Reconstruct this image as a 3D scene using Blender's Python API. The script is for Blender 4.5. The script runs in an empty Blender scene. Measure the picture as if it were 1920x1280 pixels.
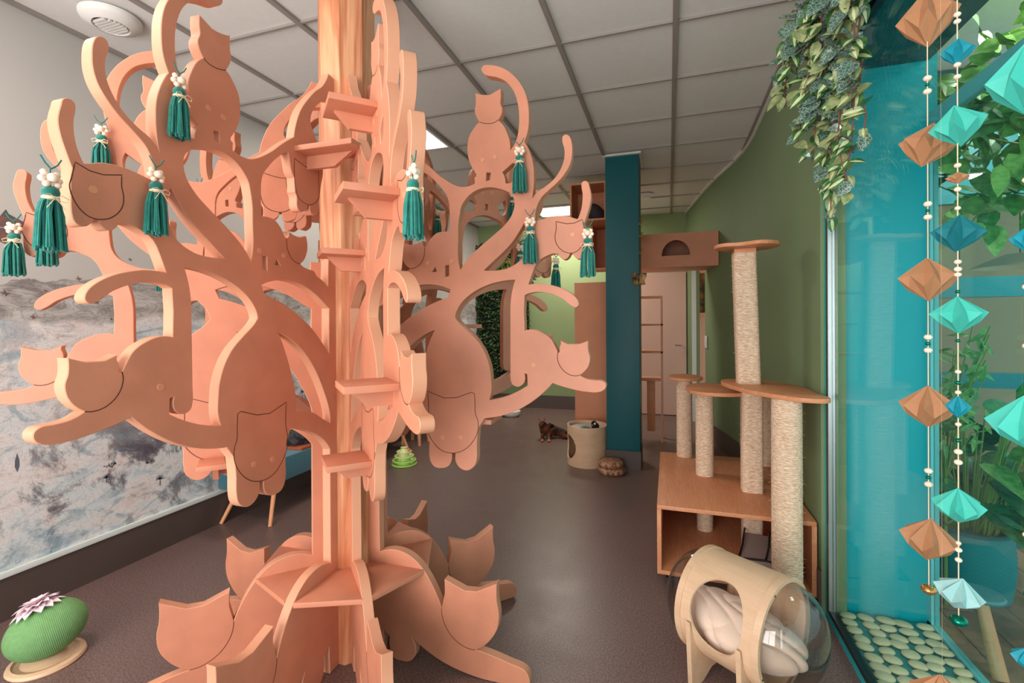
import bpy, bmesh, math, random
from mathutils import Vector, Matrix
OUT=[(0.1,2.33,1),(0.138,2.337,1),(0.173,2.273,0),(0.215,2.233,0),(0.252,2.189,0),(0.291,2.133,0),(0.318,2.065,0),(0.327,2.021,1),(0.379,1.981,0),(0.438,1.929,0),(0.51,1.885,0),(0.541,1.881,0),(0.579,1.889,1),(0.579,1.903,0),(0.578,1.912,0),(0.586,1.918,0),(0.578,1.937,0),(0.567,1.954,0),(0.556,1.981,0),(0.55,2.026,0),(0.557,2.07,0),(0.574,2.096,0),(0.594,2.117,0),(0.601,2.119,1),(0.588,2.142,0),(0.581,2.165,0),(0.585,2.189,0),(0.584,2.232,1),(0.615,2.221,0),(0.645,2.218,1),(0.685,2.234,1),(0.686,2.203,0),(0.684,2.179,0),(0.691,2.159,0),(0.688,2.138,0),(0.674,2.118,1),(0.694,2.097,0),(0.71,2.064,0),(0.72,2.032,0),(0.721,1.999,1),(0.726,2.005,1),(0.745,2.035,0),(0.755,2.083,0),(0.756,2.132,0),(0.75,2.175,0),(0.734,2.221,0),(0.708,2.256,0),(0.676,2.276,0),(0.626,2.295,0),(0.613,2.308,0),(0.609,2.321,0),(0.62,2.331,0),(0.643,2.329,0),(0.679,2.317,0),(0.715,2.295,0),(0.753,2.255,0),(0.779,2.208,0),(0.791,2.163,0),(0.794,2.114,0),(0.79,2.066,0),(0.776,2.026,1),(0.793,1.992,0),(0.808,1.942,0),(0.811,1.887,0),(0.804,1.814,1),(0.825,1.838,0),(0.853,1.853,0),(0.885,1.877,0),(0.907,1.905,0),(0.922,1.94,0),(0.925,1.978,0),(0.917,2.015,0),(0.921,2.03,0),(0.931,2.033,0),(0.942,2.027,0),(0.95,2.009,0),(0.953,1.979,0),(0.951,1.948,0),(0.942,1.919,0),(0.922,1.889,0),(0.898,1.864,0),(0.865,1.838,0),(0.837,1.813,0),(0.819,1.776,0),(0.816,1.731,1),(0.844,1.737,0),(0.876,1.743,0),(0.905,1.744,0),(0.937,1.74,0),(0.96,1.731,0),(0.971,1.728,1),(0.983,1.758,0),(0.988,1.786,0),(0.989,1.816,0),(0.985,1.845,0),(0.987,1.856,0),(0.996,1.861,0),(1.008,1.856,0),(1.013,1.84,0),(1.019,1.806,0),(1.015,1.776,0),(1.007,1.748,0),(0.994,1.71,1),(0.997,1.676,0),(0.997,1.645,0),(0.995,1.608,0),(0.991,1.595,0),(0.98,1.586,0),(0.966,1.588,0),(0.955,1.6,0),(0.949,1.608,1),(0.943,1.606,1),(0.936,1.593,0),(0.924,1.586,0),(0.91,1.591,0),(0.901,1.605,1),(0.883,1.609,0),(0.855,1.601,0),(0.827,1.585,0),(0.813,1.566,0),(0.807,1.552,0),(0.799,1.531,0),(0.788,1.5,1),(0.837,1.502,0),(0.876,1.495,0),(0.921,1.479,0),(0.959,1.453,0),(0.971,1.435,0),(0.972,1.421,0),(0.962,1.413,0),(0.945,1.42,0),(0.915,1.444,0),(0.876,1.462,0),(0.831,1.471,0),(0.791,1.468,0),(0.773,1.46,1),(0.77,1.399,1),(0.772,1.331,1),(0.803,1.334,0),(0.836,1.324,0),(0.869,1.302,0),(0.888,1.271,0),(0.897,1.251,1),(0.902,1.252,1),(0.903,1.271,0),(0.907,1.283,0),(0.905,1.295,1),(0.933,1.282,1),(0.97,1.282,1),(1.006,1.294,1),(1.006,1.259,0),(1.012,1.235,0),(1.007,1.207,0),(0.995,1.188,0),(0.975,1.172,1),(1.001,1.159,0),(1.032,1.155,0),(1.055,1.154,0),(1.066,1.145,0),(1.065,1.128,0),(1.047,1.115,0),(0.994,1.113,0),(0.95,1.12,0),(0.9,1.132,0),(0.877,1.14,1),(0.835,1.098,0),(0.781,1.057,0),(0.727,1.028,0),(0.672,1.009,0),(0.612,0.998,1),(0.587,0.961,1),(0.58,0.907,0),(0.579,0.847,0),(0.573,0.82,0),(0.557,0.802,0),(0.536,0.793,0),(0.51,0.8,0),(0.493,0.82,0),(0.491,0.856,1),(0.474,0.854,1),(0.474,0.828,0),(0.459,0.803,0),(0.429,0.793,0),(0.398,0.798,0),(0.381,0.824,0),(0.379,0.893,0),(0.375,0.941,0),(0.371,0.965,1),(0.352,0.999,1),(0.309,0.985,0),(0.254,0.962,0),(0.209,0.935,0),(0.173,0.904,0),(0.149,0.871,1),(0.151,0.428,1),(0.211,0.445,0),(0.276,0.436,0),(0.331,0.402,0),(0.377,0.345,0),(0.409,0.287,0),(0.427,0.244,1),(0.441,0.305,1),(0.44,0.359,1),(0.523,0.329,1),(0.575,0.333,1),(0.656,0.376,1),(0.655,0.314,0),(0.663,0.261,0),(0.656,0.205,0),(0.63,0.16,0),(0.598,0.127,0),(0.567,0.109,1),(0.638,0.099,0),(0.702,0.085,0),(0.764,0.069,0),(0.78,0.044,0),(0.779,0.015,0),(0.755,0.002,1),(0.6,0.002,1),(0.446,0.028,0),(0.368,0.06,0),(0.297,0.102,1),(0.312,0.06,0),(0.306,0.028,0),(0.28,0.004,0),(0.248,0.001,0),(0.215,0.004,0),(0.198,0.028,0),(0.195,0.09,1),(0.165,0.11,1),(0.16,0.001,1),(0.1,0.001,1),(0.1,1.609,1),(0.148,1.609,1),(0.153,1.505,1),(0.189,1.529,0),(0.215,1.541,0),(0.227,1.556,0),(0.255,1.561,0),(0.28,1.566,0),(0.301,1.577,1),(0.282,1.591,0),(0.271,1.608,0),(0.262,1.638,0),(0.27,1.682,1),(0.302,1.671,1),(0.329,1.674,1),(0.356,1.684,1),(0.356,1.666,0),(0.366,1.659,0),(0.39,1.689,0),(0.418,1.711,0),(0.448,1.715,0),(0.472,1.712,1),(0.473,1.79,0),(0.471,1.825,0),(0.462,1.853,0),(0.441,1.882,0),(0.416,1.911,0),(0.38,1.943,0),(0.355,1.957,1),(0.35,1.941,0),(0.339,1.895,0),(0.326,1.878,1),(0.324,1.856,0),(0.324,1.828,1),(0.316,1.814,0),(0.314,1.779,0),(0.304,1.766,0),(0.283,1.767,0),(0.263,1.783,0),(0.26,1.797,1),(0.249,1.799,1),(0.247,1.774,0),(0.233,1.766,0),(0.218,1.769,0),(0.2,1.784,0),(0.197,1.83,0),(0.187,1.883,0),(0.174,1.943,0),(0.189,2.014,0),(0.209,2.054,0),(0.231,2.085,0),(0.24,2.102,1),(0.236,2.136,0),(0.207,2.183,0),(0.152,2.227,1),(0.1,2.24,1)]
HOLES=[[(0.517,1.563,1),(0.508,1.611,0),(0.509,1.681,0),(0.51,1.74,0),(0.517,1.783,0),(0.523,1.807,0),(0.539,1.83,0),(0.566,1.854,0),(0.598,1.867,0),(0.639,1.87,0),(0.686,1.858,0),(0.719,1.841,0),(0.733,1.82,0),(0.735,1.79,0),(0.725,1.759,0),(0.697,1.724,0),(0.657,1.692,0),(0.59,1.642,0),(0.544,1.601,0)],[(0.772,1.725,1),(0.78,1.693,0),(0.779,1.654,0),(0.773,1.617,0),(0.756,1.59,0),(0.711,1.564,0),(0.675,1.557,0),(0.613,1.558,1),(0.65,1.59,0),(0.69,1.623,0),(0.726,1.658,0),(0.755,1.698,0)],[(0.493,1.381,1),(0.498,1.402,0),(0.525,1.442,0),(0.576,1.48,0),(0.647,1.508,0),(0.737,1.519,1),(0.725,1.478,0),(0.718,1.429,0),(0.717,1.347,0),(0.716,1.191,0),(0.716,1.151,0),(0.724,1.129,0),(0.745,1.122,0),(0.763,1.131,0),(0.772,1.147,0),(0.77,1.172,1),(0.78,1.17,1),(0.782,1.129,1),(0.741,1.104,0),(0.69,1.082,0),(0.631,1.068,1),(0.64,1.108,0),(0.638,1.153,0),(0.634,1.189,0),(0.617,1.241,0),(0.589,1.287,0),(0.546,1.328,0),(0.511,1.358,0)],[(0.475,1.489,1),(0.423,1.507,0),(0.361,1.512,0),(0.294,1.501,0),(0.222,1.47,0),(0.163,1.43,0),(0.147,1.42,1),(0.15,1.245,1),(0.204,1.306,0),(0.247,1.347,0),(0.311,1.392,0),(0.393,1.435,0),(0.462,1.457,1)],[(0.407,1.333,1),(0.348,1.306,0),(0.278,1.25,0),(0.226,1.183,0),(0.177,1.09,0),(0.15,1.017,0),(0.147,0.973,1),(0.187,0.997,0),(0.236,1.029,0),(0.284,1.046,0),(0.326,1.054,1),(0.328,1.112,0),(0.35,1.196,0),(0.371,1.257,0),(0.395,1.313,0)],[(.690,1.922,1),(.735,1.955,1),(.742,1.91,0),(.728,1.882,0),(.702,1.880,1),(.700,1.900,0)],[(0.624,1.895,1),(0.642,1.897,1),(0.644,1.925,1),(0.626,1.927,1)],[(0.394,1.56,1),(0.418,1.56,1),(0.41,1.58,1)],[(0.452,1.538,1),(0.47,1.543,1),(0.47,1.585,1),(0.452,1.583,1)]]
GROOVES=[[(0.373,1.093,1),(0.446,1.068,1),(0.498,1.072,1),(0.56,1.095,1),(0.572,1.09,1),(0.574,1.047,0),(0.575,1.014,0),(0.585,0.988,0),(0.584,0.947,0),(0.558,0.899,0),(0.522,0.869,0),(0.478,0.856,0),(0.433,0.863,0),(0.396,0.894,0),(0.373,0.934,0),(0.369,0.969,0),(0.377,1.01,0),(0.377,1.052,0),(0.373,1.093,1)],[(0.601,2.12,1),(0.618,2.113,0),(0.638,2.109,0),(0.658,2.11,0),(0.674,2.118,1)],[(0.897,1.253,1),(0.895,1.228,0),(0.906,1.199,0),(0.931,1.176,0),(0.956,1.169,0),(0.975,1.172,1)],[(0.892,1.724,1),(0.932,1.713,1),(0.959,1.714,1),(0.988,1.725,1),(0.995,1.689,0),(0.999,1.67,0),(0.993,1.646,0),(0.98,1.624,0),(0.959,1.609,0),(0.928,1.611,0),(0.905,1.627,0),(0.891,1.651,0),(0.889,1.674,0),(0.893,1.695,0),(0.892,1.724,1)],[(0.366,1.657,1),(0.36,1.615,0),(0.342,1.59,0),(0.317,1.578,0),(0.301,1.577,1)],[(0.325,1.946,1),(0.272,1.934,1),(0.245,1.932,1),(0.201,1.949,1),(0.199,1.875,0),(0.197,1.85,0),(0.209,1.825,0),(0.246,1.8,0),(0.279,1.8,0),(0.306,1.813,0),(0.319,1.835,0),(0.326,1.884,0),(0.325,1.946,1)],[(0.427,0.244,1),(0.436,0.193,0),(0.465,0.147,0),(0.499,0.122,0),(0.532,0.11,0),(0.567,0.109,1)]]
PEGS=[(0.437,0.913),(0.514,0.919),(0.953,1.673),(0.805,1.204),(0.612,1.975),(0.661,1.982),(0.482,1.599),(0.379,1.596)]

random.seed(7)
PI=math.pi
S=bpy.context.scene
C=S.collection
R=math.radians

# ------------------------------------------------------------------ helpers
def lin(c):
    return tuple((x/12.92 if x<=.04045 else ((x+.055)/1.055)**2.4) for x in [v/255 for v in c])+(1,)
def newmat(name):
    m=bpy.data.materials.new(name); m.use_nodes=True
    nt=m.node_tree; b=nt.nodes['Principled BSDF']
    return m,nt,b
def N(nt,t,**k):
    n=nt.nodes.new(t)
    for a,v in k.items():
        if a.startswith('_'): n.inputs[a[1:]].default_value=v
        else: setattr(n,a,v)
    return n
def plain(name,col,rough=.5,metal=0,spec=.5,bump=0,bscale=200,var=0,vscale=6,sheen=0):
    m,nt,b=newmat(name)
    b.inputs['Base Color'].default_value=lin(col); b.inputs['Roughness'].default_value=rough
    b.inputs['Metallic'].default_value=metal; b.inputs['Specular IOR Level'].default_value=spec
    if sheen: b.inputs['Sheen Weight'].default_value=sheen
    tc=N(nt,'ShaderNodeTexCoord')
    if var:
        n=N(nt,'ShaderNodeTexNoise',_Scale=vscale,_Detail=5.0)
        nt.links.new(tc.outputs['Object'],n.inputs['Vector'])
        mr=N(nt,'ShaderNodeMapRange'); mr.inputs['From Min'].default_value=.3; mr.inputs['From Max'].default_value=.7
        mr.inputs['To Min'].default_value=1-var; mr.inputs['To Max'].default_value=1+var
        nt.links.new(n.outputs['Fac'],mr.inputs['Value'])
        hs=N(nt,'ShaderNodeHueSaturation'); hs.inputs['Color'].default_value=lin(col)
        nt.links.new(mr.outputs['Result'],hs.inputs['Value']); nt.links.new(hs.outputs['Color'],b.inputs['Base Color'])
    if bump:
        n=N(nt,'ShaderNodeTexNoise',_Scale=bscale,_Detail=3.0)
        nt.links.new(tc.outputs['Object'],n.inputs['Vector'])
        bp=N(nt,'ShaderNodeBump',_Strength=bump,_Distance=.002)
        nt.links.new(n.outputs['Fac'],bp.inputs['Height']); nt.links.new(bp.outputs['Normal'],b.inputs['Normal'])
    return m
def wood(name,c1,c2,scale=(14,14,1.2),rough=.45,dist=3.0,freq=22):
    m,nt,b=newmat(name); b.inputs['Roughness'].default_value=rough
    tc=N(nt,'ShaderNodeTexCoord'); mp=N(nt,'ShaderNodeMapping'); mp.inputs['Scale'].default_value=scale
    nt.links.new(tc.outputs['Object'],mp.inputs['Vector'])
    nz=N(nt,'ShaderNodeTexNoise',_Scale=1.0,_Detail=4.0,_Distortion=dist)
    nt.links.new(mp.outputs['Vector'],nz.inputs['Vector'])
    mul=N(nt,'ShaderNodeMath',operation='MULTIPLY'); mul.inputs[1].default_value=freq
    nt.links.new(nz.outputs['Fac'],mul.inputs[0])
    sn=N(nt,'ShaderNodeMath',operation='SINE'); nt.links.new(mul.outputs[0],sn.inputs[0])
    fine=N(nt,'ShaderNodeTexNoise',_Scale=9.0,_Detail=6.0); nt.links.new(mp.outputs['Vector'],fine.inputs['Vector'])
    ad=N(nt,'ShaderNodeMath',operation='MULTIPLY_ADD'); ad.inputs[1].default_value=.28; ad.inputs[2].default_value=.1
    nt.links.new(sn.outputs[0],ad.inputs[0])
    a2=N(nt,'ShaderNodeMath',operation='ADD'); nt.links.new(ad.outputs[0],a2.inputs[0]); nt.links.new(fine.outputs['Fac'],a2.inputs[1])
    cr=N(nt,'ShaderNodeValToRGB'); cr.color_ramp.elements[0].position=.25; cr.color_ramp.elements[1].position=.95
    cr.color_ramp.elements[0].color=lin(c1); cr.color_ramp.elements[1].color=lin(c2)
    nt.links.new(a2.outputs[0],cr.inputs['Fac']); nt.links.new(cr.outputs['Color'],b.inputs['Base Color'])
    return m

def sm(me,ang=35):
    for p in me.polygons: p.use_smooth=True
    me.set_sharp_from_angle(angle=R(ang))
def link(name,me,mat=None,parent=None,smooth=35,loc=None,rot=None):
    if isinstance(me,bmesh.types.BMesh):
        d=bpy.data.meshes.new(name); me.normal_update(); me.to_mesh(d); me.free(); me=d
    if smooth: sm(me,smooth)
    if mat is not None and not me.materials:
        for mm in (mat if isinstance(mat,(list,tuple)) else [mat]): me.materials.append(mm)
    o=bpy.data.objects.new(name,me); C.objects.link(o)
    if parent: o.parent=parent
    if loc is not None: o.location=loc
    if rot is not None: o.rotation_euler=rot
    return o
def tag(o,label,cat,group=None):
    o['label']=label; o['category']=cat
    if group: o['group']=group
    return o
def thing(name,label,cat,loc=(0,0,0),rz=0,group=None):
    o=bpy.data.objects.new(name,None); C.objects.link(o); o.empty_display_size=.05
    o.location=loc; o.rotation_euler=(0,0,rz)
    return tag(o,label,cat,group)
def struct(name,bm,mat,smooth=35):
    o=link(name,bm,mat,None,smooth); o['kind']='structure'; return o
def kids(o): return [c for c in C.objects if c.parent==o]
def copy_tree(o,parent=None):
    c=o.copy(); C.objects.link(c); c.parent=parent
    for ch in kids(o):
        if ch is not c: copy_tree(ch,c)
    return c
def box(bm,x0,x1,y0,y1,z0,z1,M=None,bev=0):
    vs=[bm.verts.new((x,y,z)) for x in (x0,x1) for y in (y0,y1) for z in (z0,z1)]
    fs=[(0,1,3,2),(4,6,7,5),(0,4,5,1),(2,3,7,6),(0,2,6,4),(1,5,7,3)]
    F=[bm.faces.new([vs[i] for i in f]) for f in fs]
    if bev:
        es=list({e for f in F for e in f.edges})
        r=bmesh.ops.bevel(bm,geom=es,offset=bev,segments=2,affect='EDGES',profile=.6)
        nv=list({v for f in r['faces'] for v in f.verts}|{v for v in vs if v.is_valid})
    else: nv=vs
    if M is not None: bmesh.ops.transform(bm,matrix=M,verts=[v for v in nv if v.is_valid])
    return bm
def BX(*a,**k):
    bm=bmesh.new(); box(bm,*a,**k); return bm
def prism(bm,pts,z0,z1,bev=0):
    a=[bm.verts.new((x,y,z0)) for x,y in pts]; b=[bm.verts.new((x,y,z1)) for x,y in pts]
    n=len(pts); fs=[bm.faces.new(a[::-1]),bm.faces.new(b)]
    for i in range(n): fs.append(bm.faces.new((a[i],a[(i+1)%n],b[(i+1)%n],b[i])))
    bmesh.ops.recalc_face_normals(bm,faces=fs)
    if bev:
        es=[e for e in set(fs[0].edges)|set(fs[1].edges)]
        bmesh.ops.bevel(bm,geom=es,offset=bev,segments=2,affect='EDGES',profile=.6)
    return bm
def tube(bm,pts,r,seg=8,caps=True,closed=False):
    pts=[Vector(p) for p in pts]; n=len(pts); rings=[]
    rr=r if isinstance(r,(list,tuple)) else [r]*n
    up=None
    for i,p in enumerate(pts):
        if closed: t=(pts[(i+1)%n]-pts[i-1])
        else: t=(pts[min(i+1,n-1)]-pts[max(i-1,0)])
        t.normalize()
        if up is None:
            up=Vector((0,0,1)) if abs(t.z)<.9 else Vector((1,0,0))
        u=t.cross(up); 
        if u.length<1e-6: u=t.orthogonal()
        u.normalize(); v=t.cross(u).normalized(); up=v*-1 if v.dot(up)<0 else v
        up=(up).normalized()
        rings.append([bm.verts.new(p+(u*math.cos(2*PI*k/seg)+v*math.sin(2*PI*k/seg))*rr[i]) for k in range(seg)])
        up=u.cross(t).normalized()
    m=n if closed else n-1
    for i in range(m):
        a,b=rings[i],rings[(i+1)%n]
        for k in range(seg): bm.faces.new((a[k],a[(k+1)%seg],b[(k+1)%seg],b[k]))
    if caps and not closed:
        bm.faces.new(rings[0][::-1]); bm.faces.new(rings[-1])
    return bm
def lathe(bm,prof,seg=32,M=None,close=False):
    rings=[]; vs=[]
    for r,z in prof:
        if r<1e-5: v=bm.verts.new((0,0,z)); rings.append([v]); vs.append(v)
        else:
            g=[bm.verts.new((r*math.cos(2*PI*k/seg),r*math.sin(2*PI*k/seg),z)) for k in range(seg)]; rings.append(g); vs+=g
    pr=list(zip(rings,rings[1:]))+([(rings[-1],rings[0])] if close else [])
    fs=[]
    for a,b in pr:
        if len(a)==1 and len(b)==1: continue
        for k in range(seg):
            q=(k+1)%seg
            if len(a)==1: fs.append(bm.faces.new((a[0],b[q],b[k])))
            elif len(b)==1: fs.append(bm.faces.new((a[k],a[q],b[0])))
            else: fs.append(bm.faces.new((a[k],a[q],b[q],b[k])))
    bmesh.ops.recalc_face_normals(bm,faces=fs)
    if M is not None: bmesh.ops.transform(bm,matrix=M,verts=vs)
    return bm
def ball(bm,c,r,u=16,v=10,sc=(1,1,1),M=None):
    m=Matrix.Translation(c)@(M or Matrix())@Matrix.Diagonal((r*sc[0],r*sc[1],r*sc[2],1))
    bmesh.ops.create_uvsphere(bm,u_segments=u,v_segments=v,radius=1,matrix=m); return bm
def spline(pts,sub=6):
    """closed outline from (x,y,corner) points, Catmull-Rom between corners"""
    n=len(pts); out=[]
    for i in range(n):
        p1,p2=pts[i],pts[(i+1)%n]; p0,p3=pts[i-1],pts[(i+2)%n]
        a=Vector(p1[:2]); b=Vector(p2[:2]); d=(b-a).length
        if p1[2] and p2[2]: out.append(a); continue
        def tang(pr,c,nx,corner,other):
            if corner: return None
            pr,c,nx=Vector(pr[:2]),Vector(c[:2]),Vector(nx[:2])
            t=(c-pr).normalized()+(nx-c).normalized()
            return t.normalized()*d if t.length>1e-6 else (nx-pr).normalized()*d
        t1=tang(p0,p1,p2,p1[2],b); t2=tang(p1,p2,p3,p2[2],a)
        if t1 is None: t1=(b-a)*2-t2 if t2 is not None else b-a; t1=t1.normalized()*d
        if t2 is None: t2=(b-a)*2-t1; t2=t2.normalized()*d
        for k in range(sub):
            s=k/sub; h1=2*s**3-3*s*s+1; h2=s**3-2*s*s+s; h3=-2*s**3+3*s*s; h4=s**3-s*s
            out.append(a*h1+t1*h2+b*h3+t2*h4)
    return out
def openspline(pts,sub=5):
    o=spline(list(pts),sub)
    # drop the closing segment
    last=pts[-1]; idx=max(i for i,p in enumerate(o) if (p-Vector(last[:2])).length<1e-6)
    return o[:idx+1]
def sheet(loops,t,bev=.0016):
    """flat board cut to outline loops[0] with holes, thickness t: x=r, y=thickness, z=z"""
    cu=bpy.data.curves.new('o','CURVE'); cu.dimensions='2D'; cu.fill_mode='BOTH'
    cu.extrude=t/2-bev; cu.bevel_depth=bev; cu.bevel_resolution=0; cu.offset=-bev
    for L in loops:
        sp=cu.splines.new('POLY'); sp.points.add(len(L)-1)
        for q,p in zip(sp.points,L): q.co=(p[0],p[1],0,1)
        sp.use_cyclic_u=True
    ob=bpy.data.objects.new('o',cu); C.objects.link(ob)
    dg=bpy.context.evaluated_depsgraph_get(); dg.update()
    me=bpy.data.meshes.new_from_object(ob.evaluated_get(dg))
    bpy.data.objects.remove(ob); bpy.data.curves.remove(cu)
    me.transform(Matrix(((1,0,0,0),(0,0,-1,0),(0,1,0,0),(0,0,0,1))))
    bm=bmesh.new(); bm.from_mesh(me); bmesh.ops.remove_doubles(bm,verts=bm.verts,dist=1e-5); bm.to_mesh(me); bm.free()
    me.materials.clear(); return me
def skin(nodes,edges,sub=2):
    me=bpy.data.meshes.new('s'); me.from_pydata([n[0] for n in nodes],edges,[])
    ob=bpy.data.objects.new('s',me); C.objects.link(ob)
    md=ob.modifiers.new('s','SKIN'); me.skin_vertices[0].data[0].use_root=True
    for i,n in enumerate(nodes):
        r=n[1]; me.skin_vertices[0].data[i].radius=(r,r) if not isinstance(r,tuple) else r
    ob.modifiers.new('u','SUBSURF').levels=sub
    dg=bpy.context.evaluated_depsgraph_get(); dg.update()
    m2=bpy.data.meshes.new_from_object(ob.evaluated_get(dg)); bpy.data.objects.remove(ob)
    return m2

# ------------------------------------------------------------------ materials
MDF=plain('mdf_board',(200,130,101),.5,bump=.12,bscale=260,var=.08,vscale=9)
MDFE=plain('mdf_cut_edge',(212,148,116),.6,bump=.1,bscale=260)
KERF=plain('saw_kerf',(96,48,30),.8)
PEG=plain('dowel_cap',(214,146,110),.5)
POST=wood('spruce_post',(186,110,72),(226,162,120),(7,7,.55),.5,1.5)
PINE=wood('pine_board',(208,136,94),(232,170,128),(1.2,14,14),.5,.3,9)
PINED=wood('pine_box',(208,136,94),(230,166,124),(14,1.0,14),.5,.3,9)
PLY=wood('birch_plywood',(214,176,142),(228,192,158),(1.6,14,14),.45,.2,6)
BOARD=plain('light_brown_board',(214,142,106),.5,var=.05)
BEECH=plain('beech_wood',(226,158,114),.45,var=.06,vscale=20)
def sisal_mat():
    m,nt,b=newmat('sisal_rope'); b.inputs['Roughness'].default_value=.9
    tc=N(nt,'ShaderNodeTexCoord')
    nz=N(nt,'ShaderNodeTexNoise',_Scale=1.0,_Detail=4.0); mp=N(nt,'ShaderNodeMapping'); mp.inputs['Scale'].default_value=(60,60,420); nt.links.new(tc.outputs['Object'],mp.inputs[0]); nt.links.new(mp.outputs[0],nz.inputs['Vector'])
    cr=N(nt,'ShaderNodeValToRGB'); cr.color_ramp.elements[0].color=lin((186,146,114)); cr.color_ramp.elements[1].color=lin((250,226,200))
    cr.color_ramp.elements[0].position=.3; cr.color_ramp.elements[1].position=.7
    nt.links.new(nz.outputs['Fac'],cr.inputs['Fac']); nt.links.new(cr.outputs['Color'],b.inputs['Base Color'])
    return m
SISAL=sisal_mat()
TEALP=plain('teal_paint',(0,88,96),.45,var=.03)
CYANP=plain('bright_teal_paint',(0,168,178),.35)
GREENP=plain('green_wall_paint',(120,142,103),.7,var=.03,vscale=1.5)
GREENB=plain('green_back_paint',(138,158,111),.7)
TEALY=plain('teal_yarn',(0,112,100),.8,sheen=.3,var=.25,vscale=60)
TEALV=plain('teal_velvet',(0,92,108),.7,sheen=.5,bump=.8,bscale=55)
BEAD=plain('natural_bead',(248,222,200),.45)
TWINE=plain('jute_twine',(232,206,172),.8)
BASEB=plain('grey_vinyl_skirting',(84,70,66),.45,bump=.1)
WHITE=plain('white_plastic',(232,230,224),.4)
WTRIM=plain('white_trim',(214,220,216),.4)
BLACK=plain('black_rubber',(18,18,20),.35)
ALU=plain('brushed_aluminium',(190,190,190),.3,metal=.9)
GBAR=plain('ceiling_grid_bar',(150,142,136),.6)
TILE=plain('ceiling_tile',(226,224,220),.9,bump=.15,bscale=120,var=.02,vscale=30)
KRAFT=plain('kraft_paper',(178,126,88),.7,var=.05,vscale=30)
MINT=plain('mint_paper',(64,186,170),.6)
DTEAL=plain('dark_teal_paper',(0,112,122),.6)
BTEAL=plain('blue_teal_paper',(0,140,160),.6)
GREYP=plain('pale_grey_paper',(150,196,196),.6)
BEIGE=plain('beige_wall',(200,166,124),.8)
PINKD=plain('pinkish_door',(222,184,168),.55)
def floor_mat():
    m,nt,b=newmat('dark_vinyl_floor'); 
    tc=N(nt,'ShaderNodeTexCoord')
    nz=N(nt,'ShaderNodeTexNoise',_Scale=150.0,_Detail=3.0); nt.links.new(tc.outputs['Object'],nz.inputs['Vector'])
    cr=N(nt,'ShaderNodeValToRGB'); e=cr.color_ramp.elements
    e[0].position=.36; e[0].color=lin((86,68,64)); e[1].position=.72; e[1].color=lin((142,116,110))
    nt.links.new(nz.outputs['Fac'],cr.inputs['Fac'])
    n2=N(nt,'ShaderNodeTexNoise',_Scale=3.0,_Detail=6.0,_Roughness=.7); nt.links.new(tc.outputs['Object'],n2.inputs['Vector'])
    mr=N(nt,'ShaderNodeMapRange'); mr.inputs['To Min'].default_value=.26; mr.inputs['To Max'].default_value=.5
    nt.links.new(n2.outputs['Fac'],mr.inputs['Value']); nt.links.new(mr.outputs['Result'],b.inputs['Roughness'])
    # welded seams between the sheets, 1.9 m apart, running across the room
    sp=N(nt,'ShaderNodeSeparateXYZ'); nt.links.new(tc.outputs['Object'],sp.inputs[0])
    ad=N(nt,'ShaderNodeMath',operation='MULTIPLY_ADD'); ad.inputs[1].default_value=-.02
    nt.links.new(sp.outputs['X'],ad.inputs[0]); nt.links.new(sp.outputs['Y'],ad.inputs[2])
    pp=N(nt,'ShaderNodeMath',operation='PINGPONG'); pp.inputs[1].default_value=1.62
    nt.links.new(ad.outputs[0],pp.inputs[0])
    lt=N(nt,'ShaderNodeMath',operation='LESS_THAN'); lt.inputs[1].default_value=.003
    nt.links.new(pp.outputs[0],lt.inputs[0])
    mx=N(nt,'ShaderNodeMixRGB'); mx.inputs['Color2'].default_value=lin((122,98,92))
    nt.links.new(lt.outputs[0],mx.inputs['Fac']); nt.links.new(cr.outputs['Color'],mx.inputs['Color1']); nt.links.new(mx.outputs[0],b.inputs['Base Color'])
    return m
FLOOR=floor_mat()
def plank_mat():
    m,nt,b=newmat('wood_plank_floor'); b.inputs['Roughness'].default_value=.35
    tc=N(nt,'ShaderNodeTexCoord')
    mp=N(nt,'ShaderNodeMapping'); mp.inputs['Rotation'].default_value=(0,0,R(90)); nt.links.new(tc.outputs['Object'],mp.inputs['Vector'])
    br=N(nt,'ShaderNodeTexBrick'); br.inputs['Scale'].default_value=1; br.inputs['Brick Width'].default_value=1.1; br.inputs['Row Height'].default_value=.15
    br.inputs['Mortar Size'].default_value=.003; br.inputs['Color1'].default_value=lin((196,150,120)); br.inputs['Color2'].default_value=lin((140,104,84)); br.inputs['Mortar'].default_value=lin((70,48,38))
    nt.links.new(mp.outputs[0],br.inputs['Vector'])
    nz=N(nt,'ShaderNodeTexNoise',_Scale=4.0,_Detail=6.0); m2=N(nt,'ShaderNodeMapping'); m2.inputs['Scale'].default_value=(14,1.2,1)
    nt.links.new(tc.outputs['Object'],m2.inputs[0]); nt.links.new(m2.outputs[0],nz.inputs['Vector'])
    mx=N(nt,'ShaderNodeMixRGB',blend_type='MULTIPLY'); mx.inputs['Fac'].default_value=.7
    cr=N(nt,'ShaderNodeValToRGB'); cr.color_ramp.elements[0].color=(.4,.4,.4,1); cr.color_ramp.elements[1].color=(1.1,1.1,1.1,1)
    nt.links.new(nz.outputs['Fac'],cr.inputs[0]); nt.links.new(br.outputs['Color'],mx.inputs[1]); nt.links.new(cr.outputs[0],mx.inputs[2]); nt.links.new(mx.outputs[0],b.inputs['Base Color'])
    return m
PLANK=plank_mat()
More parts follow.
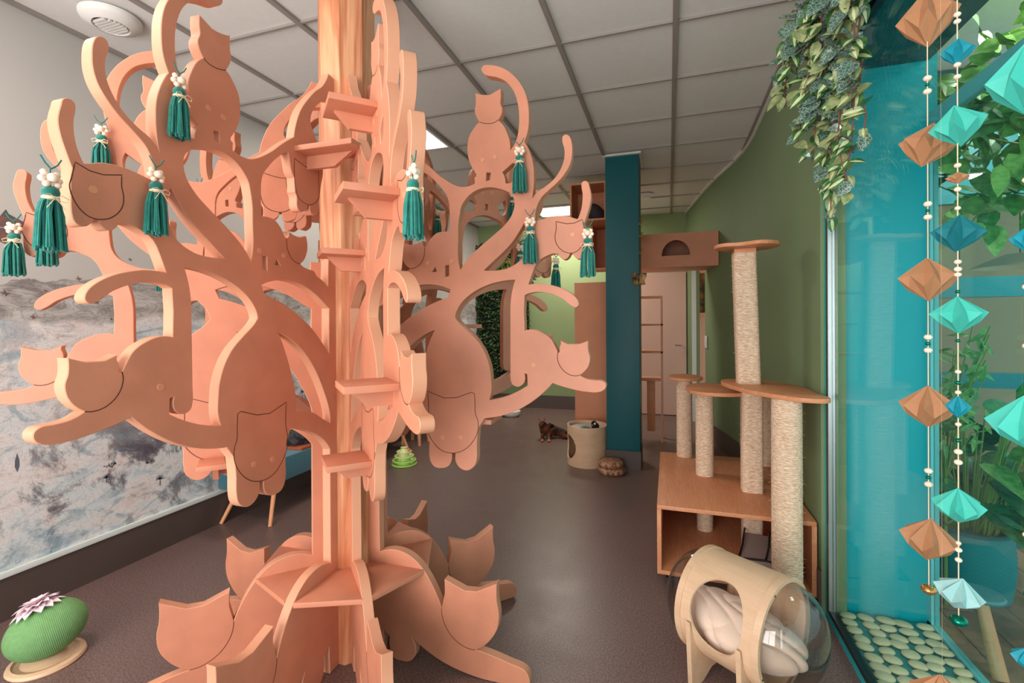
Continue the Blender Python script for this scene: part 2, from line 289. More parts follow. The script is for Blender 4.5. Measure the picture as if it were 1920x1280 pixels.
def mural_mat():
    """landscape wallpaper: plain grey sky, ink mountain ridges, then a mottled blue and umber country"""
    m,nt,b=newmat('landscape_wallpaper'); b.inputs['Roughness'].default_value=.5
    L=nt.links.new; tc=N(nt,'ShaderNodeTexCoord'); sp=N(nt,'ShaderNodeSeparateXYZ'); L(tc.outputs['Object'],sp.inputs[0])
    def noise(sc,det=8,dist=0,vec=None,rough=.6):
        n=N(nt,'ShaderNodeTexNoise'); n.inputs['Scale'].default_value=sc; n.inputs['Detail'].default_value=det
        n.inputs['Distortion'].default_value=dist; n.inputs['Roughness'].default_value=rough; L(vec or tc.outputs['Object'],n.inputs['Vector']); return n.outputs['Fac']
    def math_(op,a,bb,c=None):
        n=N(nt,'ShaderNodeMath',operation=op)
        for i,v in enumerate((a,bb,c)):
            if v is None: continue
            if isinstance(v,(int,float)): n.inputs[i].default_value=v
            else: L(v,n.inputs[i])
        return n.outputs[0]
    def ramp(f,stops):
        r=N(nt,'ShaderNodeValToRGB'); e=r.color_ramp.elements
        while len(e)<len(stops): e.new(.5)
        for q,(p,c) in zip(e,stops): q.position=p; q.color=lin(c) if len(c)==3 and max(c)>1 else (c[0],c[0],c[0],1)
        L(f,r.inputs[0]); return r.outputs[0]
    def mix(f,a,bb,bt='MIX'):
        n=N(nt,'ShaderNodeMixRGB',blend_type=bt)
        for i,v in enumerate((f,a,bb)):
            if isinstance(v,(int,float)): n.inputs[i].default_value=v
            elif isinstance(v,tuple): n.inputs[i].default_value=lin(v)
            else: L(v,n.inputs[i])
        return n.outputs[0]
    Z=sp.outputs['Z']; Y=sp.outputs['Y']
    # stretch vectors
    ms=N(nt,'ShaderNodeMapping'); ms.inputs['Scale'].default_value=(1,1,2.4); L(tc.outputs['Object'],ms.inputs[0]); sv=ms.outputs[0]
    m1=N(nt,'ShaderNodeMapping'); m1.inputs['Scale'].default_value=(1,1,0); L(tc.outputs['Object'],m1.inputs[0])
    ridge=noise(1.7,7,0,m1.outputs[0],.55)
    rid=math_('MULTIPLY_ADD',ridge,.42,1.385)      # mountain skyline height
    d=math_('SUBTRACT',Z,rid)
    rid2=math_('MULTIPLY_ADD',noise(3.1,6,0,m1.outputs[0],.5),.22,1.27); d2=math_('SUBTRACT',Z,rid2)
    sky=(190,188,184)
    # washes on the mountains
    wash=ramp(noise(5,9,1.2,sv),[(.32,(140,136,134)),(.5,(176,172,168)),(.68,(198,196,192))])
    ink=ramp(math_('ABSOLUTE',math_('SUBTRACT',noise(7,9,1.5,sv),.5),0),[(0,(70,68,70)),(.012,(150,148,146)),(.04,(255,255,255))])
    mount=mix(.4,wash,ink,'MULTIPLY')
    # lower country
    base=ramp(noise(3.2,9,.8,sv),[(.3,(166,182,192)),(.42,(214,220,222)),(.56,(228,222,220)),(.7,(218,200,194))])
    blot=ramp(noise(3.4,12,.5,tc.outputs['Object'],.72),[(.50,(0,)),(.57,(.8,)),(.66,(1,))])
    bz=ramp(Z,[(.25,(.75,)),(.55,(1,)),(.95,(.55,)),(1.0,(.35,))])
    country=mix(math_('MULTIPLY',blot,bz),base,(62,54,74))
    br=ramp(noise(6.1,11,1.6,tc.outputs['Object'],.7),[(.6,(0,)),(.68,(1,))]); country=mix(math_('MULTIPLY',br,.55),country,(110,86,84))
    bl=ramp(noise(2.6,10,2.8,sv,.6),[(.55,(0,)),(.64,(1,))]); country=mix(math_('MULTIPLY',bl,.6),country,(128,158,170))
    lines=ramp(math_('ABSOLUTE',math_('SUBTRACT',noise(9,8,2.5),.5),0),[(0,(.6,)),(.008,(.88,)),(.02,(1,))])
    country=mix(.8,country,lines,'MULTIPLY')
    lines2=ramp(math_('ABSOLUTE',math_('SUBTRACT',noise(26,4,1.2),.5),0),[(0,(.55,)),(.02,(1,))])
    country=mix(.5,country,lines2,'MULTIPLY')
    f2=ramp(math_('MULTIPLY_ADD',d2,14,.5),[(.3,(0,)),(.75,(1,))])
    lower=mix(f2,country,mount)
    f1=ramp(math_('MULTIPLY_ADD',d,22,.5),[(.4,(0,)),(.6,(1,))])
    edge=ramp(math_('MULTIPLY_ADD',d,22,.5),[(.3,(0,)),(.46,(.6,)),(.52,(0,))])
    lower=mix(edge,lower,(96,96,96))
    L(mix(f1,lower,sky),b.inputs['Base Color'])
    return m
MURAL=mural_mat()
def leaf_mat(name,c1,c2,vein=None,scale=40,rough=.45,sub=.0):
    m,nt,b=newmat(name); b.inputs['Roughness'].default_value=rough
    tc=N(nt,'ShaderNodeTexCoord'); nz=N(nt,'ShaderNodeTexNoise',_Scale=float(scale),_Detail=3.0); nt.links.new(tc.outputs['Object'],nz.inputs['Vector'])
    cr=N(nt,'ShaderNodeValToRGB'); cr.color_ramp.elements[0].color=lin(c1); cr.color_ramp.elements[1].color=lin(c2)
    cr.color_ramp.elements[0].position=.35; cr.color_ramp.elements[1].position=.65
    nt.links.new(nz.outputs['Fac'],cr.inputs['Fac']); out=cr.outputs['Color']
    if vein:
        v=N(nt,'ShaderNodeTexVoronoi',feature='DISTANCE_TO_EDGE'); v.inputs['Scale'].default_value=90; nt.links.new(tc.outputs['Object'],v.inputs['Vector'])
        lt=N(nt,'ShaderNodeMath',operation='LESS_THAN'); lt.inputs[1].default_value=.06; nt.links.new(v.outputs['Distance'],lt.inputs[0])
        mx=N(nt,'ShaderNodeMixRGB'); mx.inputs[2].default_value=lin(vein); nt.links.new(lt.outputs[0],mx.inputs[0]); nt.links.new(out,mx.inputs[1]); out=mx.outputs[0]
    nt.links.new(out,b.inputs['Base Color']); return m
LV_DARK=leaf_mat('leaf_veined',(56,88,76),(84,114,98),(150,172,156))
LV_PALE=leaf_mat('leaf_pale',(124,140,88),(170,180,126))
LV_CREAM=leaf_mat('leaf_cream',(196,206,150),(222,224,180))
LV_GREEN=leaf_mat('leaf_green',(38,90,44),(84,138,66))
LV_MID=leaf_mat('leaf_mid',(60,128,60),(110,166,84))
LV_PL=leaf_mat('leaf_darkwall',(14,30,14),(52,74,34),scale=12)
LV_CALA=leaf_mat('leaf_broad',(10,84,44),(30,128,70))
STEM=plain('reddish_stem',(124,70,56),.7)
STEMG=plain('green_stem',(120,150,70),.6)
def glass_mat(name,tint=(1,1,1),base=.0,ior=1.5,fac=1.0):
    m=bpy.data.materials.new(name); m.use_nodes=True; nt=m.node_tree; nt.nodes.clear()
    o=N(nt,'ShaderNodeOutputMaterial'); t=N(nt,'ShaderNodeBsdfTransparent'); t.inputs[0].default_value=tint+(1,)
    g=N(nt,'ShaderNodeBsdfGlossy'); g.inputs['Roughness'].default_value=.0
    ge=N(nt,'ShaderNodeNewGeometry'); dt=N(nt,'ShaderNodeVectorMath',operation='DOT_PRODUCT')
    nt.links.new(ge.outputs['Incoming'],dt.inputs[0]); nt.links.new(ge.outputs['Normal'],dt.inputs[1])
    ab=N(nt,'ShaderNodeMath',operation='ABSOLUTE'); nt.links.new(dt.outputs['Value'],ab.inputs[0])
    su=N(nt,'ShaderNodeMath',operation='SUBTRACT'); su.inputs[0].default_value=1; nt.links.new(ab.outputs[0],su.inputs[1])
    pw=N(nt,'ShaderNodeMath',operation='POWER'); pw.inputs[1].default_value=5; nt.links.new(su.outputs[0],pw.inputs[0])
    F0=((ior-1)/(ior+1))**2
    fr=N(nt,'ShaderNodeMath',operation='MULTIPLY_ADD'); fr.inputs[1].default_value=1-F0; fr.inputs[2].default_value=F0; nt.links.new(pw.outputs[0],fr.inputs[0])
    ma=N(nt,'ShaderNodeMath',operation='MULTIPLY_ADD'); ma.inputs[1].default_value=fac; ma.inputs[2].default_value=base; ma.use_clamp=True
    mx=N(nt,'ShaderNodeMixShader')
    nt.links.new(fr.outputs[0],ma.inputs[0]); nt.links.new(ma.outputs[0],mx.inputs[0]); nt.links.new(t.outputs[0],mx.inputs[1]); nt.links.new(g.outputs[0],mx.inputs[2]); nt.links.new(mx.outputs[0],o.inputs[0])
    return m
GLASS=glass_mat('clear_glass',(.90,.98,.98),.0,1.5,.55)
ACRYL=glass_mat('clear_acrylic',(.93,.92,.91),.02,1.45,1.0)
def emit(name,col,st):
    m,nt,b=newmat(name); b.inputs['Base Color'].default_value=(0,0,0,1)
    b.inputs['Emission Color'].default_value=col; b.inputs['Emission Strength'].default_value=st; return m
LED=emit('led_panel_light',(1,.93,.84,1),5.0)

# ------------------------------------------------------------------ the room
H=2.87; XL=-2.92; YB=7.15; YF=-1.3
GW=[(0.665,2.53),(0.668,3.6),(0.672,4.3),(0.664,4.52),(0.648,4.72),(0.612,4.95),(0.573,5.15),(0.47,5.62),(0.405,6.02)]
GW2=[(0.293,6.80),(0.243,7.15)]
def wallstrip(pts,z0,z1,t=.1,side=1):
    bm=bmesh.new()
    for i in range(len(pts)-1):
        pass
    P=[Vector((x,y)) for x,y in pts]; out=[]
    for i,p in enumerate(P):
        a=P[max(i-1,0)]; b=P[min(i+1,len(P)-1)]; d=(b-a).normalized(); out.append(p+Vector((d.y,-d.x))*t*side)
    prism(bm,[tuple(p) for p in P]+[tuple(p) for p in out[::-1]],z0,z1)
    return bm
struct('floor',BX(XL-.1,.72,YF,YB+1.0,-.05,0),FLOOR)
struct('floor_garden_room',BX(.72,3.6,YF,6.0,-.05,0),PLANK)
struct('ceiling',BX(XL-.1,3.6,YF,YB+1.0,H+.01,H+.06),TILE)
struct('wall_left',BX(XL-.1,XL,YF,YB+.1,0,H+.02),MURAL)
bw=BX(XL,.243,YB,YB+.1,0,H+.02); struct('wall_back',bw,GREENB)
for nm_,a_,c_ in (('wall_right',0,3),('wall_right_curve',2,7),('wall_right_far',6,9)):
    struct(nm_,wallstrip(GW[a_:c_],0,H+.02),GREENP,50)
bm=wallstrip(GW2,0,H+.02); o=struct('wall_right_end',bm,GREENP)
bm=wallstrip([GW[-1],GW2[0]],2.04,H+.02); struct('wall_right_lintel',bm,GREENP)
# skirting
struct('baseboard_left',BX(XL,XL+.012,YF,YB,0,.2),BASEB)
struct('trim_left',BX(XL,XL+.02,YF,YB,.2,.228,bev=.004),WTRIM)
struct('baseboard_back',BX(XL+.02,-.42,YB-.014,YB,0,.2),BASEB)
GWi=[(x-.012,y) for x,y in GW]
bm=bmesh.new(); prism(bm,[tuple(p) for p in GWi]+[tuple(p) for p in GW[::-1]],0,.2); struct('baseboard_right',bm,BASEB)
# cove trim along the curved ceiling edge
GWt=[(x-.022,y) for x,y in GW+GW2]
bm=bmesh.new(); prism(bm,GWt+(GW+GW2)[::-1],H-.012,H+.01); struct('trim_ceiling_edge',bm,WHITE)
# front wall with its shop window, behind the camera: pillars and a header
bm=bmesh.new(); box(bm,XL,XL+.25,YF-.1,YF,0,H); box(bm,.45,.72,YF-.1,YF,0,H); box(bm,XL+.25,.45,YF-.1,YF,0,.3); box(bm,XL+.25,.45,YF-.1,YF,2.6,H)
box(bm,-1.3,-1.22,YF-.08,YF-.02,.3,2.6)
struct('wall_front',bm,WHITE)
# ceiling grid
bm=bmesh.new()
xs=[-1.76+.6*k for k in range(-1,5)]; ys=[3.15+.6*k for k in range(-7,8)]
for x in xs: box(bm,x-.013,x+.013,YF,YB,H-.006,H+.012)
o=struct('ceiling_grid_long',bm,GBAR)
bm=bmesh.new()
for y in ys: box(bm,XL,.7,y-.006,y+.006,H-.004,H+.012)
struct('ceiling_grid_cross',bm,GBAR)
bm=BX(XL,XL+.02,YF,YB,H-.01,H+.012); struct('trim_ceiling_left',bm,GBAR)

# ceiling light panels
def lightpanel(x,y,label):
    t=thing('ceiling_light',label,'light',(x,y,H-.006),0,'square ceiling light panels')
    bm=bmesh.new(); w=.285
    for a in ((-w,-w+.02,-w,w),(w-.02,w,-w,w),(-w+.02,w-.02,-w,-w+.02),(-w+.02,w-.02,w-.02,w)): box(bm,a[0],a[1],a[2],a[3],-.006,.006)
    link('frame',bm,WHITE,t)
    link('diffuser',BX(-w+.02,w-.02,-w+.02,w-.02,-.002,.004),LED,t)
    return t
lightpanel(-2.06,3.45,'lit square ceiling light panel behind the top of the cat tree')
lightpanel(-1.46,6.45,'lit square ceiling light panel far back, left of the open box shelf')
lightpanel(-2.06,.45,'square ceiling light panel added out of view near the shop window')  # unseen panel, added to light the boards from the left
# round vents
def vent(x,y,r,label):
    t=thing('ceiling_vent',label,'vent',(x,y,H-.002))
    bm=bmesh.new(); lathe(bm,[(r,0),(r,-.012),(r*.92,-.03),(r*.6,-.045),(r*.55,-.03),(r*.55,0)],40,close=True); link('rim',bm,WHITE,t,50)
    bm=bmesh.new(); lathe(bm,[(0,-.012),(r*.56,-.012),(r*.56,-.016),(0,-.016)],32); link('inner_disc',bm,GBAR,t,50)
    bm=bmesh.new()
    for k in range(-3,4):
        hw=math.sqrt(max(0,(r*.5)**2-(k*r*.13)**2)); box(bm,-hw,hw,k*r*.13-.005,k*r*.13+.005,-.046,-.034)
    link('grille',bm,WHITE,t)
    return t
vent(-2.595,1.613,.125,'round white ceiling vent with slats above the mural wall')
t=thing('smoke_detector','small round white smoke detector on the ceiling right of the teal pillar','smoke detector',(-.261,5.97,H))
bm=bmesh.new(); lathe(bm,[(0,0),(.1,0),(.1,-.02),(.06,-.028),(.06,-.05),(0,-.055)],28); link('housing',bm,WHITE,t,50)
t=thing('sprinkler','small ceiling sprinkler head behind the sitting cat cut-out','sprinkler',(-1.46,3.75,H))
bm=bmesh.new(); lathe(bm,[(0,0),(.035,0),(.03,-.012),(.012,-.02),(.01,-.05),(.02,-.055),(0,-.06)],16); link('head',bm,ALU,t,50)

# teal pillar
t=struct('wall_pillar',BX(-.551,-.251,4.44,4.76,.17,H+.01,bev=.006),TEALP)
struct('baseboard_pillar',BX(-.557,-.245,4.434,4.766,0,.17),BASEB)
bm=bmesh.new(); box(bm,-.575,-.23,4.41,4.79,H-.012,H+.005); struct('trim_pillar_top',bm,WHITE)

# back door and doorway
t=link('door_1',BX(-.40,.232,YB-.05,YB-.01,.01,2.03),PINKD); t['kind']='structure'
bm=bmesh.new(); tube(bm,[(.17,YB-.1,1.0),(.08,YB-.1,1.0)],.009,8); tube(bm,[(.17,YB-.1,1.0),(.17,YB-.05,1.0)],.008,8); link('door_handle',bm,ALU,t)
bm=bmesh.new(); 
def jamb(x,y): box(bm,x-.004,x+.05,y-.012,y+.012,0,2.04)
jamb(.412,6.012); jamb(.297,6.79); struct('trim_doorway',bm,WTRIM)
struct('wall_store_room',BX(.26,1.6,8.0,8.05,0,H),plain('pale_pink_wall',(222,170,150),.8))
t=thing('wall_shelf','pale wooden wall frame with two boards seen through the far doorway','shelf',(0,0,0))
link('board',BX(.33,.75,7.88,7.995,1.42,1.46),BEECH,t); link('board',BX(.33,.75,7.88,7.995,2.08,2.12),BEECH,t)
m_pic=leaf_mat('dark_floral_print',(24,26,14),(150,96,30),None,9)
o=link('picture',BX(.35,.72,7.97,7.995,1.47,2.06),m_pic); tag(o,'dark floral picture standing on the board in the far doorway','picture')
t=thing('light_switch','white double light switch on the green wall beside the doorway','switch',(.415,5.93,1.10))
t.rotation_euler=(0,0,R(8))
link('plate',BX(-.012,.0,-.04,.04,-.07,.07,bev=.003),WHITE,t); link('rocker',BX(-.018,-.010,-.025,.025,-.05,.05,bev=.002),WHITE,t)

# ------------------------------------------------------------------ glazed partition on the right
XG=.692
bm=bmesh.new(); box(bm,XG-.012,XG+.012,2.50,2.53,0,2.5); box(bm,XG-.012,XG+.012,YF,2.5,2.475,2.5); box(bm,XG-.012,XG+.012,YF,2.5,0,.035)
w1=struct('window_1',bm,CYANP)
bm=bmesh.new(); box(bm,XG-.014,XG+.016,2.475,2.5,.05,2.46); box(bm,XG-.014,XG+.016,YF,2.475,2.45,2.475); box(bm,XG-.014,XG+.016,YF,2.5,.035,.055)
link('window_gasket',bm,BLACK,w1)
bm=bmesh.new(); box(bm,XG-.016,XG+.01,2.462,2.475,.055,2.45); link('window_bead',bm,ALU,w1)
bm=bmesh.new(); box(bm,XG-.003,XG+.003,YF,2.462,.055,2.45); link('pane',bm,GLASS,w1)
struct('wall_header_right',BX(.665,.72,YF,2.53,2.5,H),TEALP)
# teal end panel inside the glazed lobby
XT=1.093
bm=bmesh.new(); box(bm,.715,XT+.03,2.57,2.62,0,2.87); struct('wall_lobby_end',bm,CYANP)
bm=bmesh.new(); box(bm,XT-.012,XT+.018,2.535,2.57,0,2.2); box(bm,XT-.012,XT+.018,YF,2.57,2.2,2.26); box(bm,XT-.012,XT+.018,YF,2.57,0,.03)
w2=struct('window_2',bm,plain('pale_teal_frame',(110,196,200),.3)); bm=BX(XT-.002,XT+.002,YF,2.535,.03,2.2); link('pane',bm,glass_mat('lobby_glass',(.86,.97,.95),.0,1.5,.4),w2)
struct('ceiling_lobby',BX(.72,XT,YF,2.57,2.5,2.53),TEALP)
struct('floor_lobby',BX(.72,XT-.012,YF,2.56,.0,.012),plain('lobby_floor_teal',(60,150,150),.4))
# pebbles: flat pale stones laid in the lobby strip
pm=plain('pale_pebble',(214,200,160),.35,var=.08,vscale=5)
pt=thing('pebble','flat pale river pebble lying in the glazed lobby strip','pebble',(0,0,0),0,'pale flat pebbles on the lobby floor')
bpy.data.objects.remove(pt)
peb=[]
bm=bmesh.new(); ball(bm,(0,0,0),1,14,8,(.038,.029,.010)); pme=bpy.data.meshes.new('pebble'); bm.to_mesh(pme); bm.free(); sm(pme,60); pme.materials.append(pm)
rp=random.Random(3); n=0
y=1.9
while y<2.53:
    x=.76
    while x<1.06:
        o=bpy.data.objects.new('pebble',pme); C.objects.link(o)
        o.location=(x+rp.uniform(-.01,.01),y+rp.uniform(-.008,.008),.021); o.rotation_euler=(0,0,rp.uniform(-.6,.6)); o.scale=(rp.uniform(.8,1.0),rp.uniform(.85,1.05),1)
        tag(o,'flat pale pebble lying in the strip behind the glass','pebble','pale flat pebbles behind the glass'); x+=.072
    y+=.056

# garden room beyond: teal framed glazing at y=3.6, beige wall behind
bm=bmesh.new()
for z0,z1 in ((.0,.17),(.94,1.03),(1.49,1.61),(2.06,2.87)): box(bm,XT+.02,3.6,3.6,3.66,z0,z1)
box(bm,XT+.03,XT+.1,3.6,3.66,0,2.87); box(bm,2.45,2.52,3.6,3.66,0,2.87)
w3=struct('window_3',bm,plain('teal_window_frame',(0,112,124),.4)); link('pane',BX(XT+.1,3.6,3.625,3.63,.17,2.06),GLASS,w3)
struct('wall_garden_room',BX(.9,3.6,5.9,6.0,0,H),BEIGE)
bm=bmesh.new(); box(bm,1.9,1.92,5.88,5.9,.0,2.4); box(bm,2.3,2.32,5.88,5.9,0,2.4)
struct('trim_garden_room',bm,plain('beige_trim',(228,196,150),.7))
for (x,y,z,r,lb) in ((2.35,4.3,1.72,.26,'flat beige pendant lamp shade behind the glass, the upper one'),(2.1,4.5,1.52,.34,'wide pale pendant lamp shade behind the glass, the lower one')):
    t=thing('pendant_lamp',lb,'lamp',(x,y,z)); bm=bmesh.new(); lathe(bm,[(0,.1),(r*.3,.09),(r*.8,.03),(r,0),(r*.97,-.004),(r*.78,.022),(0,.08)],36); link('lamp_shade',bm,plain('pale_shade',(236,214,178),.6),t,50)
    bm=bmesh.new(); tube(bm,[(0,0,.09),(0,0,H-z)],.004,6); link('cord',bm,BLACK,t)

# ------------------------------------------------------------------ the cat tree
TX,TY=-1.2775,1.685
tree=thing('cat_tree','tall climbing tree of cat-shaped boards around a spruce post','cat tree',(TX,TY,0))
pr=.107
oct_=[(pr/math.cos(PI/8)*math.cos(PI/8+k*PI/4+R(1)),pr/math.cos(PI/8)*math.sin(PI/8+k*PI/4+R(1))) for k in range(8)]
bm=bmesh.new(); prism(bm,oct_,0,H+.02,.004); link('post',bm,POST,tree)
T=.036
pan_me=sheet([spline(OUT,5)]+[spline(h,5) for h in HOLES],T)
pan_me.name='cat_panel'
for f_ in pan_me.polygons: f_.material_index=0 if abs(f_.normal.y)>.9 else 1
def groove_mesh(gs):
    bm=bmesh.new()
    for g in gs:
        pts=openspline(g,4) if g[0][:2]!=g[-1][:2] else spline(g[:-1],4)
        closed=g[0][:2]==g[-1][:2]; n=len(pts)
        for s in (-1,1):
            y=s*(T/2+.0004); a=[];b=[]
            for i,p in enumerate(pts):
                q0=pts[(i-1)%n] if closed else pts[max(i-1,0)]; q1=pts[(i+1)%n] if closed else pts[min(i+1,n-1)]
                d=(q1-q0); d=d.normalized() if d.length>1e-7 else Vector((1,0)); nn=Vector((-d.y,d.x))*.0013
                a.append(bm.verts.new((p.x+nn.x,y,p.y+nn.y))); b.append(bm.verts.new((p.x-nn.x,y,p.y-nn.y)))
            for i in range(n if closed else n-1):
                j=(i+1)%n; bm.faces.new((a[i],a[j],b[j],b[i]))
    me=bpy.data.meshes.new('g'); bm.to_mesh(me); bm.free(); return me
gmes=[groove_mesh([g]) for g in GROOVES]
bm=bmesh.new()
lathe(bm,[(0,-T/2-.0012),(.0085,-T/2-.0012),(.0095,-T/2+.001),(.0095,T/2-.001),(.0085,T/2+.0012),(0,T/2+.0012)],18,Matrix.Rotation(PI/2,4,'X'))
pegme=bpy.data.meshes.new('p'); bm.to_mesh(pegme); bm.free()
ANG=[1,46,91,136,181,226,271,316]
panels={}
for i,a in enumerate(ANG):
    p=link('cat_panel',pan_me,[MDF,MDFE],tree,28,(0,0,0),(0,0,R(a))); panels[a]=p
    for gme in gmes: link('saw_groove',gme,KERF,p,0)
    for q in PEGS: link('dowel_cap',pegme,PEG,p,60,(q[0],0,q[1]))
# wedge boards between neighbouring feet
for a in ANG:
    bm=bmesh.new(); r0,r1=.105,.352; off=.0182; h=PI/8
    def pt(r,s):
        # point at radius r on the face of the neighbouring panel (s=-1 / +1)
        c,sn=math.cos(s*h),math.sin(s*h); return (r*c+off*sn*s*1.0, r*sn-off*c*s)
    prism(bm,[pt(r0,-1),pt(r1,-1),pt(r1,1),pt(r0,1)],.366,.385,.002)
    link('wedge_board',bm,MDF,tree,35,(0,0,0),(0,0,R(a)+h))
# steps: small shelves on the boards with a bracket under each
def step(a,side,r,z,w=.135,dr=.15):
    t=link('step',BX(r-dr,r,side*T/2,side*(T/2+w),z-.019,z,bev=.002),MDF,tree,35,(0,0,0),(0,0,R(a)))
    bm=bmesh.new(); y0,y1=side*T/2,side*(T/2+w*.82)
    vs=[(r-dr*.55-.009,y0,z-.019),(r-dr*.55-.009,y1,z-.019),(r-dr*.55-.009,side*(T/2+w*.5),z-.066),(r-dr*.55-.009,y0,z-.066)]
    A=[bm.verts.new(v) for v in vs]; B=[bm.verts.new((v[0]+.018,v[1],v[2])) for v in vs]
    fs=[bm.faces.new(A),bm.faces.new(B[::-1])]+[bm.faces.new((A[i],B[i],B[(i+1)%4],A[(i+1)%4])) for i in range(4)]
    bmesh.ops.recalc_face_normals(bm,faces=fs)
    link('bracket',bm,MDF,t)
    return t
# on the 316-degree board, on its left face (side -1 = clockwise)
step(316,-1,.67,2.015); step(316,-1,.915,1.70); step(316,-1,.46,1.607); step(316,-1,.9,1.213); step(316,-1,.545,.925)
step(271,1,.325,1.992,.235,.13)
step(226,1,.53,.868,.11,.10); step(1,1,.625,.985); step(181,1,.5,1.3); step(46,1,.62,1.35); step(91,-1,.6,1.7); step(136,1,.66,1.95)

# ------------------------------------------------------------------ tassels
def bead_cluster():
    return [((-.012,0,-.012),.0075),((.012,0,-.010),.0075),((-.015,0,-.026),.0085),((.016,0,-.025),.008),((0,.008,-.022),.0115),((-.010,.006,-.038),.0075),((.011,.006,-.038),.0075),((0,-.010,-.028),.008)]
def make_tassel():
    t=thing('tassel','x','tassel')
    bm=bmesh.new(); tube(bm,[(0,.003,0),(-.012,.004,.012),(-.02,.003,.028)],.0018,6); tube(bm,[(0,.003,0),(.012,.004,.012),(.02,.003,.028)],.0018,6); tube(bm,[(0,0,.002),(0,0,-.05)],.0014,6)
    link('string',bm,TEALY,t,60)
    for c,r in bead_cluster():
        bm=bmesh.new(); ball(bm,(0,0,0),r,12,8); link('bead',bm,BEAD,t,80,c)
    bm=bmesh.new(); ball(bm,(0,0,-.057),.0175,18,10,(1,.9,.95)); link('knot',bm,TEALY,t,60)
    bm=bmesh.new(); lathe(bm,[(.0145,-.066),(.0165,-.068),(.0165,-.073),(.0145,-.076)],18,close=False); link('binding',bm,TWINE,t,60)
    bm=bmesh.new()
    for s in (-1,1):
        tube(bm,[(0,.016,-.071),(s*.012,.02,-.064),(s*.024,.02,-.069),(s*.022,.019,-.078),(s*.010,.018,-.077),(0,.016,-.071)],.0011,5)
        tube(bm,[(0,.016,-.071),(s*.01,.02,-.085),(s*.018,.02,-.098)],.001,5)
    link('bow',bm,TWINE,t,60)
    rr=random.Random(5); bm=bmesh.new()
    for k in range(46):
        a=rr.uniform(0,2*PI); q=math.sqrt(rr.uniform(.15,1)); l=rr.uniform(.118,.132)
        x,y=math.cos(a)*q,math.sin(a)*q
        w=rr.uniform(-.004,.004)
        tube(bm,[(x*.013,y*.012,-.068),(x*.020,y*.016,-.085),(x*.026+w,y*.020,-.11),(x*.031,y*.023,-.07-l)],[.0022,.0027,.0029,.0033],5)
    link('skirt',bm,TEALY,t,60)
    return t
TAS={ # board angle: (side towards which it hangs, which anchors, labels)
 1:(-1,{0:'teal tassel at the tail base of the sitting cat on the broad right-hand board',1:'teal tassel hanging in the fork of the broad right-hand board',2:'outermost teal tassel of the right-hand board, beside the pillar'}),
 271:(1,{0:'teal tassel hung beside the belly of the sitting cat on the dark near-left board',1:'teal tassel in the fork of the dark near-left board, right of the round cat face',2:'biggest teal tassel, hung off the upright tail at the upper left'}),
 226:(1,{0:'teal tassel on the paler board behind, between two curved tails at upper left',1:'teal tassel half hidden under the round cat face at upper left',2:'leftmost teal tassel, in front of the mural sky'}),
 316:(1,{2:'large teal tassel on the edge-on front board, right of the post'}),
 46:(-1,{0:'small teal tassel on the board behind, seen past the sitting cat',1:'small teal tassel behind the fork of the right-hand board',2:'small teal tassel with its face board behind the right-hand tree arm'}),
 91:(-1,{0:'tiny teal tassel in the shade behind the right-hand board',2:'tiny teal tassel by the plant wall behind the right-hand board'}),
 181:(1,{0:'tiny teal tassel seen through the middle opening of the near-left board',2:'tiny teal tassel far behind the near-left board before the mural'}),
}
ANCH=[(.764,2.005),(.802,1.745),(1.010,1.69)]
ADJ={(271,0):(.0,.02),(271,1):(.025,.015),(271,2):(.035,.0),(316,2):(-.135,.01),(226,0):(.03,.03),(226,1):(.13,-.02)}
tas0=None
for a,(side,d) in TAS.items():
    for k,lb in d.items():
        t=make_tassel() if tas0 is None else copy_tree(tas0)
        tas0=tas0 or t
        r,z=ANCH[k]; dr_,dz_=ADJ.get((a,k),(0,0)); r+=dr_; z+=dz_; off=side*(T/2+.022)
        if a==316: r,z,off=1.035,1.725,-.02
        t.scale=(.9,.9,.86)
        t.location=(TX+r*math.cos(R(a))-off*math.sin(R(a)),TY+r*math.sin(R(a))+off*math.cos(R(a)),z)
        t.rotation_euler=(0,0,R(a)+(PI if side<0 else 0)); t['label']=lb; t['group']='teal tassels hung on the cat tree'

# ------------------------------------------------------------------ origami garlands
def diamond(h,w,mat,n=8,seed=0):
    """folded paper diamond: pleats run from both tips to a zigzag waist"""
    bm=bmesh.new(); t=bm.verts.new((0,0,h*.5)); b=bm.verts.new((0,0,-h*.5))
    zz=[]; 
    for k in range(2*n):
        a=PI*k/n
        if k%2==0: zz.append(bm.verts.new((w*.5*math.cos(a),w*.5*math.sin(a),h*.05)))
        else: zz.append(bm.verts.new((w*.36*math.cos(a),w*.36*math.sin(a),-h*.19)))
    up=[];
    for k in range(2*n):
        a=PI*k/n
        if k%2==1: up.append(bm.verts.new((w*.27*math.cos(a),w*.27*math.sin(a),h*.12)))
    for i in range(n):
        e0=zz[2*i]; m=zz[2*i+1]; e1=zz[(2*i+2)%(2*n)]; u=up[i]
        bm.faces.new((t,e0,u)); bm.faces.new((t,u,e1)); bm.faces.new((e0,m,u)); bm.faces.new((m,e1,u))
        m0=zz[2*i-1]
        bm.faces.new((b,m,e0)); bm.faces.new((b,e0,m0))
    bmesh.ops.recalc_face_normals(bm,faces=bm.faces[:])
    me=bpy.data.meshes.new('paper_diamond'); bm.to_mesh(me); bm.free(); me.materials.append(mat); return me
GREEN_B=plain('green_metal_bead',(0,120,96),.2,metal=.7)
GOLD_B=plain('gold_bell',(200,150,90),.25,metal=.8)
